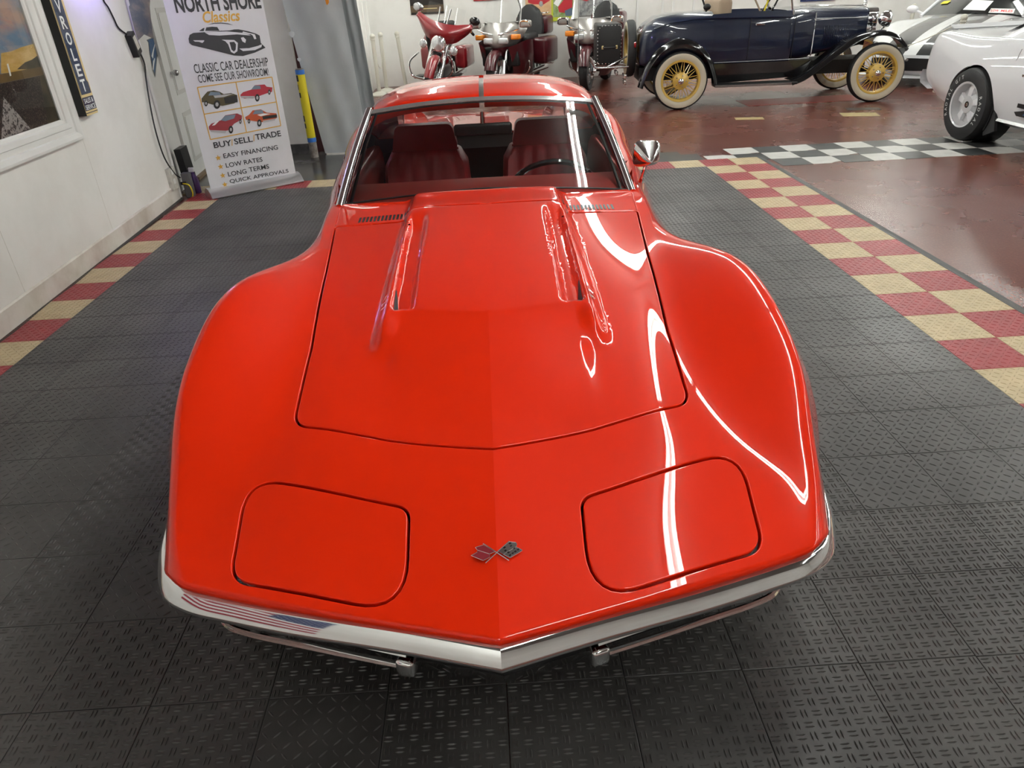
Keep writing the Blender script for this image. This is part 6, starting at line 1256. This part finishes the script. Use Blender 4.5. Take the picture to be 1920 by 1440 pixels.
def stanchion(loc, label, h=.93, lean=0):
    t = thing('stanchion_post', label, 'stanchion', loc); t.rotation_euler = (0, rad(lean), 0)
    b = MB(); b.lathe([(.001, 0), (.17, 0), (.17, .02), (.10, .05), (.04, .07), (.001, .07)], n=24); b.build('base', 'ivory_plastic', t); b = MB(); b.lathe([(.034, .05), (.034, h - .06), (.042, h - .055), (.042, h - .03), (.001, h - .03)], n=16); b.build('pole', 'ivory_plastic', t); b = MB(); b.ell((0, 0, h), (.044, .044, .046), 14, 8); b.build('ball_top', 'ivory_plastic', t)
    return t
stanchion((-1.78, 13.3, 0), 'ivory chain stanchion nearest the corner of the far wall')
stanchion((-1.70, 13.75, 0), 'ivory chain stanchion just behind the nearest one at the far wall')
stanchion((-1.36, 13.9, 0), 'ivory chain stanchion close to the batwing motorcycle', lean=-4)
stanchion((6.52, 10.3, 0), 'ivory chain stanchion standing before the white supercar')
stanchion((8.0, 14.2, 0), 'ivory chain stanchion by the back wall beyond the blue roadster')
def chain(pts, label):
    P = cr_pts(pts, 10); b = MB(); b.tube(P, .007, 5); tag(b.build('plastic_chain', 'ivory_plastic', None), label, 'chain')
chain([(6.47, 10.3, .86), (6.0, 10.35, .66), (5.67, 10.3, .60), (5.45, 10.35, .61)], 'ivory plastic chain sagging in front of the white supercar')
chain([(6.575, 10.29, .86), (6.9, 10.2, .62), (7.3, 10.1, .55)], 'ivory plastic chain running right behind the white coupe')
chain([(-1.775, 13.345, .87), (-1.765, 13.42, .50), (-1.72, 13.6, .45), (-1.705, 13.71, .87)], 'ivory plastic chain hung between two far-wall stanchions')
b = MB(); b.tube([(1.47, 11.4, 0.0), (1.47, 11.4, 3.49)], .006, 6); tag(b.build('thin_pole', 'chrome_dull', None), 'thin bright vertical wire pole in front of the rightmost motorcycle', 'pole')
def flag():
    """flag hung on the left wall beside the photographer; it shows in the chrome bumper"""
    t = thing('wall_flag', 'striped red and white flag with blue field mirrored in the bumper', 'flag', lw(-.55, .7, .01)); o = -np.array(t.location)
    mat('flag_red', (.32, .02, .04), rough=.7); mat('flag_white', (.75, .75, .74), rough=.7); mat('flag_blue', (.015, .03, .12), rough=.7)
    y0, y1, z0, z1 = -1.5, .5, .70, 2.05; h = (z1 - z0) / 13
    for k in range(13): b = MB(); b.grid([[lw(y, z0 + h * k, .02 + .012 * math.sin(y * 6)) + o, lw(y, z0 + h * (k + 1), .02 + .012 * math.sin(y * 6)) + o] for y in np.linspace(y0, y1, 20)]); b.build('stripe', 'flag_red' if k % 2 == 0 else 'flag_white', t)
    b = MB(); b.grid([[lw(y, z0 + h * 6, .024 + .012 * math.sin(y * 6)) + o, lw(y, z1, .024 + .012 * math.sin(y * 6)) + o] for y in np.linspace(y0, y0 + .76, 10)]); b.build('canton', 'flag_blue', t)
    for i in range(9):
        for j in range(11):
            if (i + j) % 2: continue
            y, z = y0 + .76 * (j + .8) / 11.6, z0 + h * 6 + h * 7 * (i + .8) / 9.6; b = MB(); b.add([lw(y + r * math.sin(a), z + r * math.cos(a), .028 + .012 * math.sin(y * 6)) + o for a, r in ((2 * PI * k / 10, .025 if k % 2 == 0 else .010) for k in range(10))], [tuple(range(10))]); b.build('star', 'flag_white', t, smooth=False)
flag()
def purple_neon():
    mat('neon_purple', (.6, .5, 1), emit=(.35, .25, 1.0), estr=60); t = thing('neon_tube', 'short glowing violet neon tube high on the left wall', 'neon light', lw(5.78, 1.78)); o = -np.array(t.location); b = MB(); b.tube([lw(5.55, 1.80, .08) + o, lw(6.05, 1.80, .08) + o], .012, 8); b.build('tube', 'neon_purple', t)
    for y in (5.6, 6.0): b = MB(); b.tube([lw(y, 1.80, 0) + o, lw(y, 1.80, .075) + o], .006, 6); b.build('bracket', 'black_trim', t)
purple_neon()
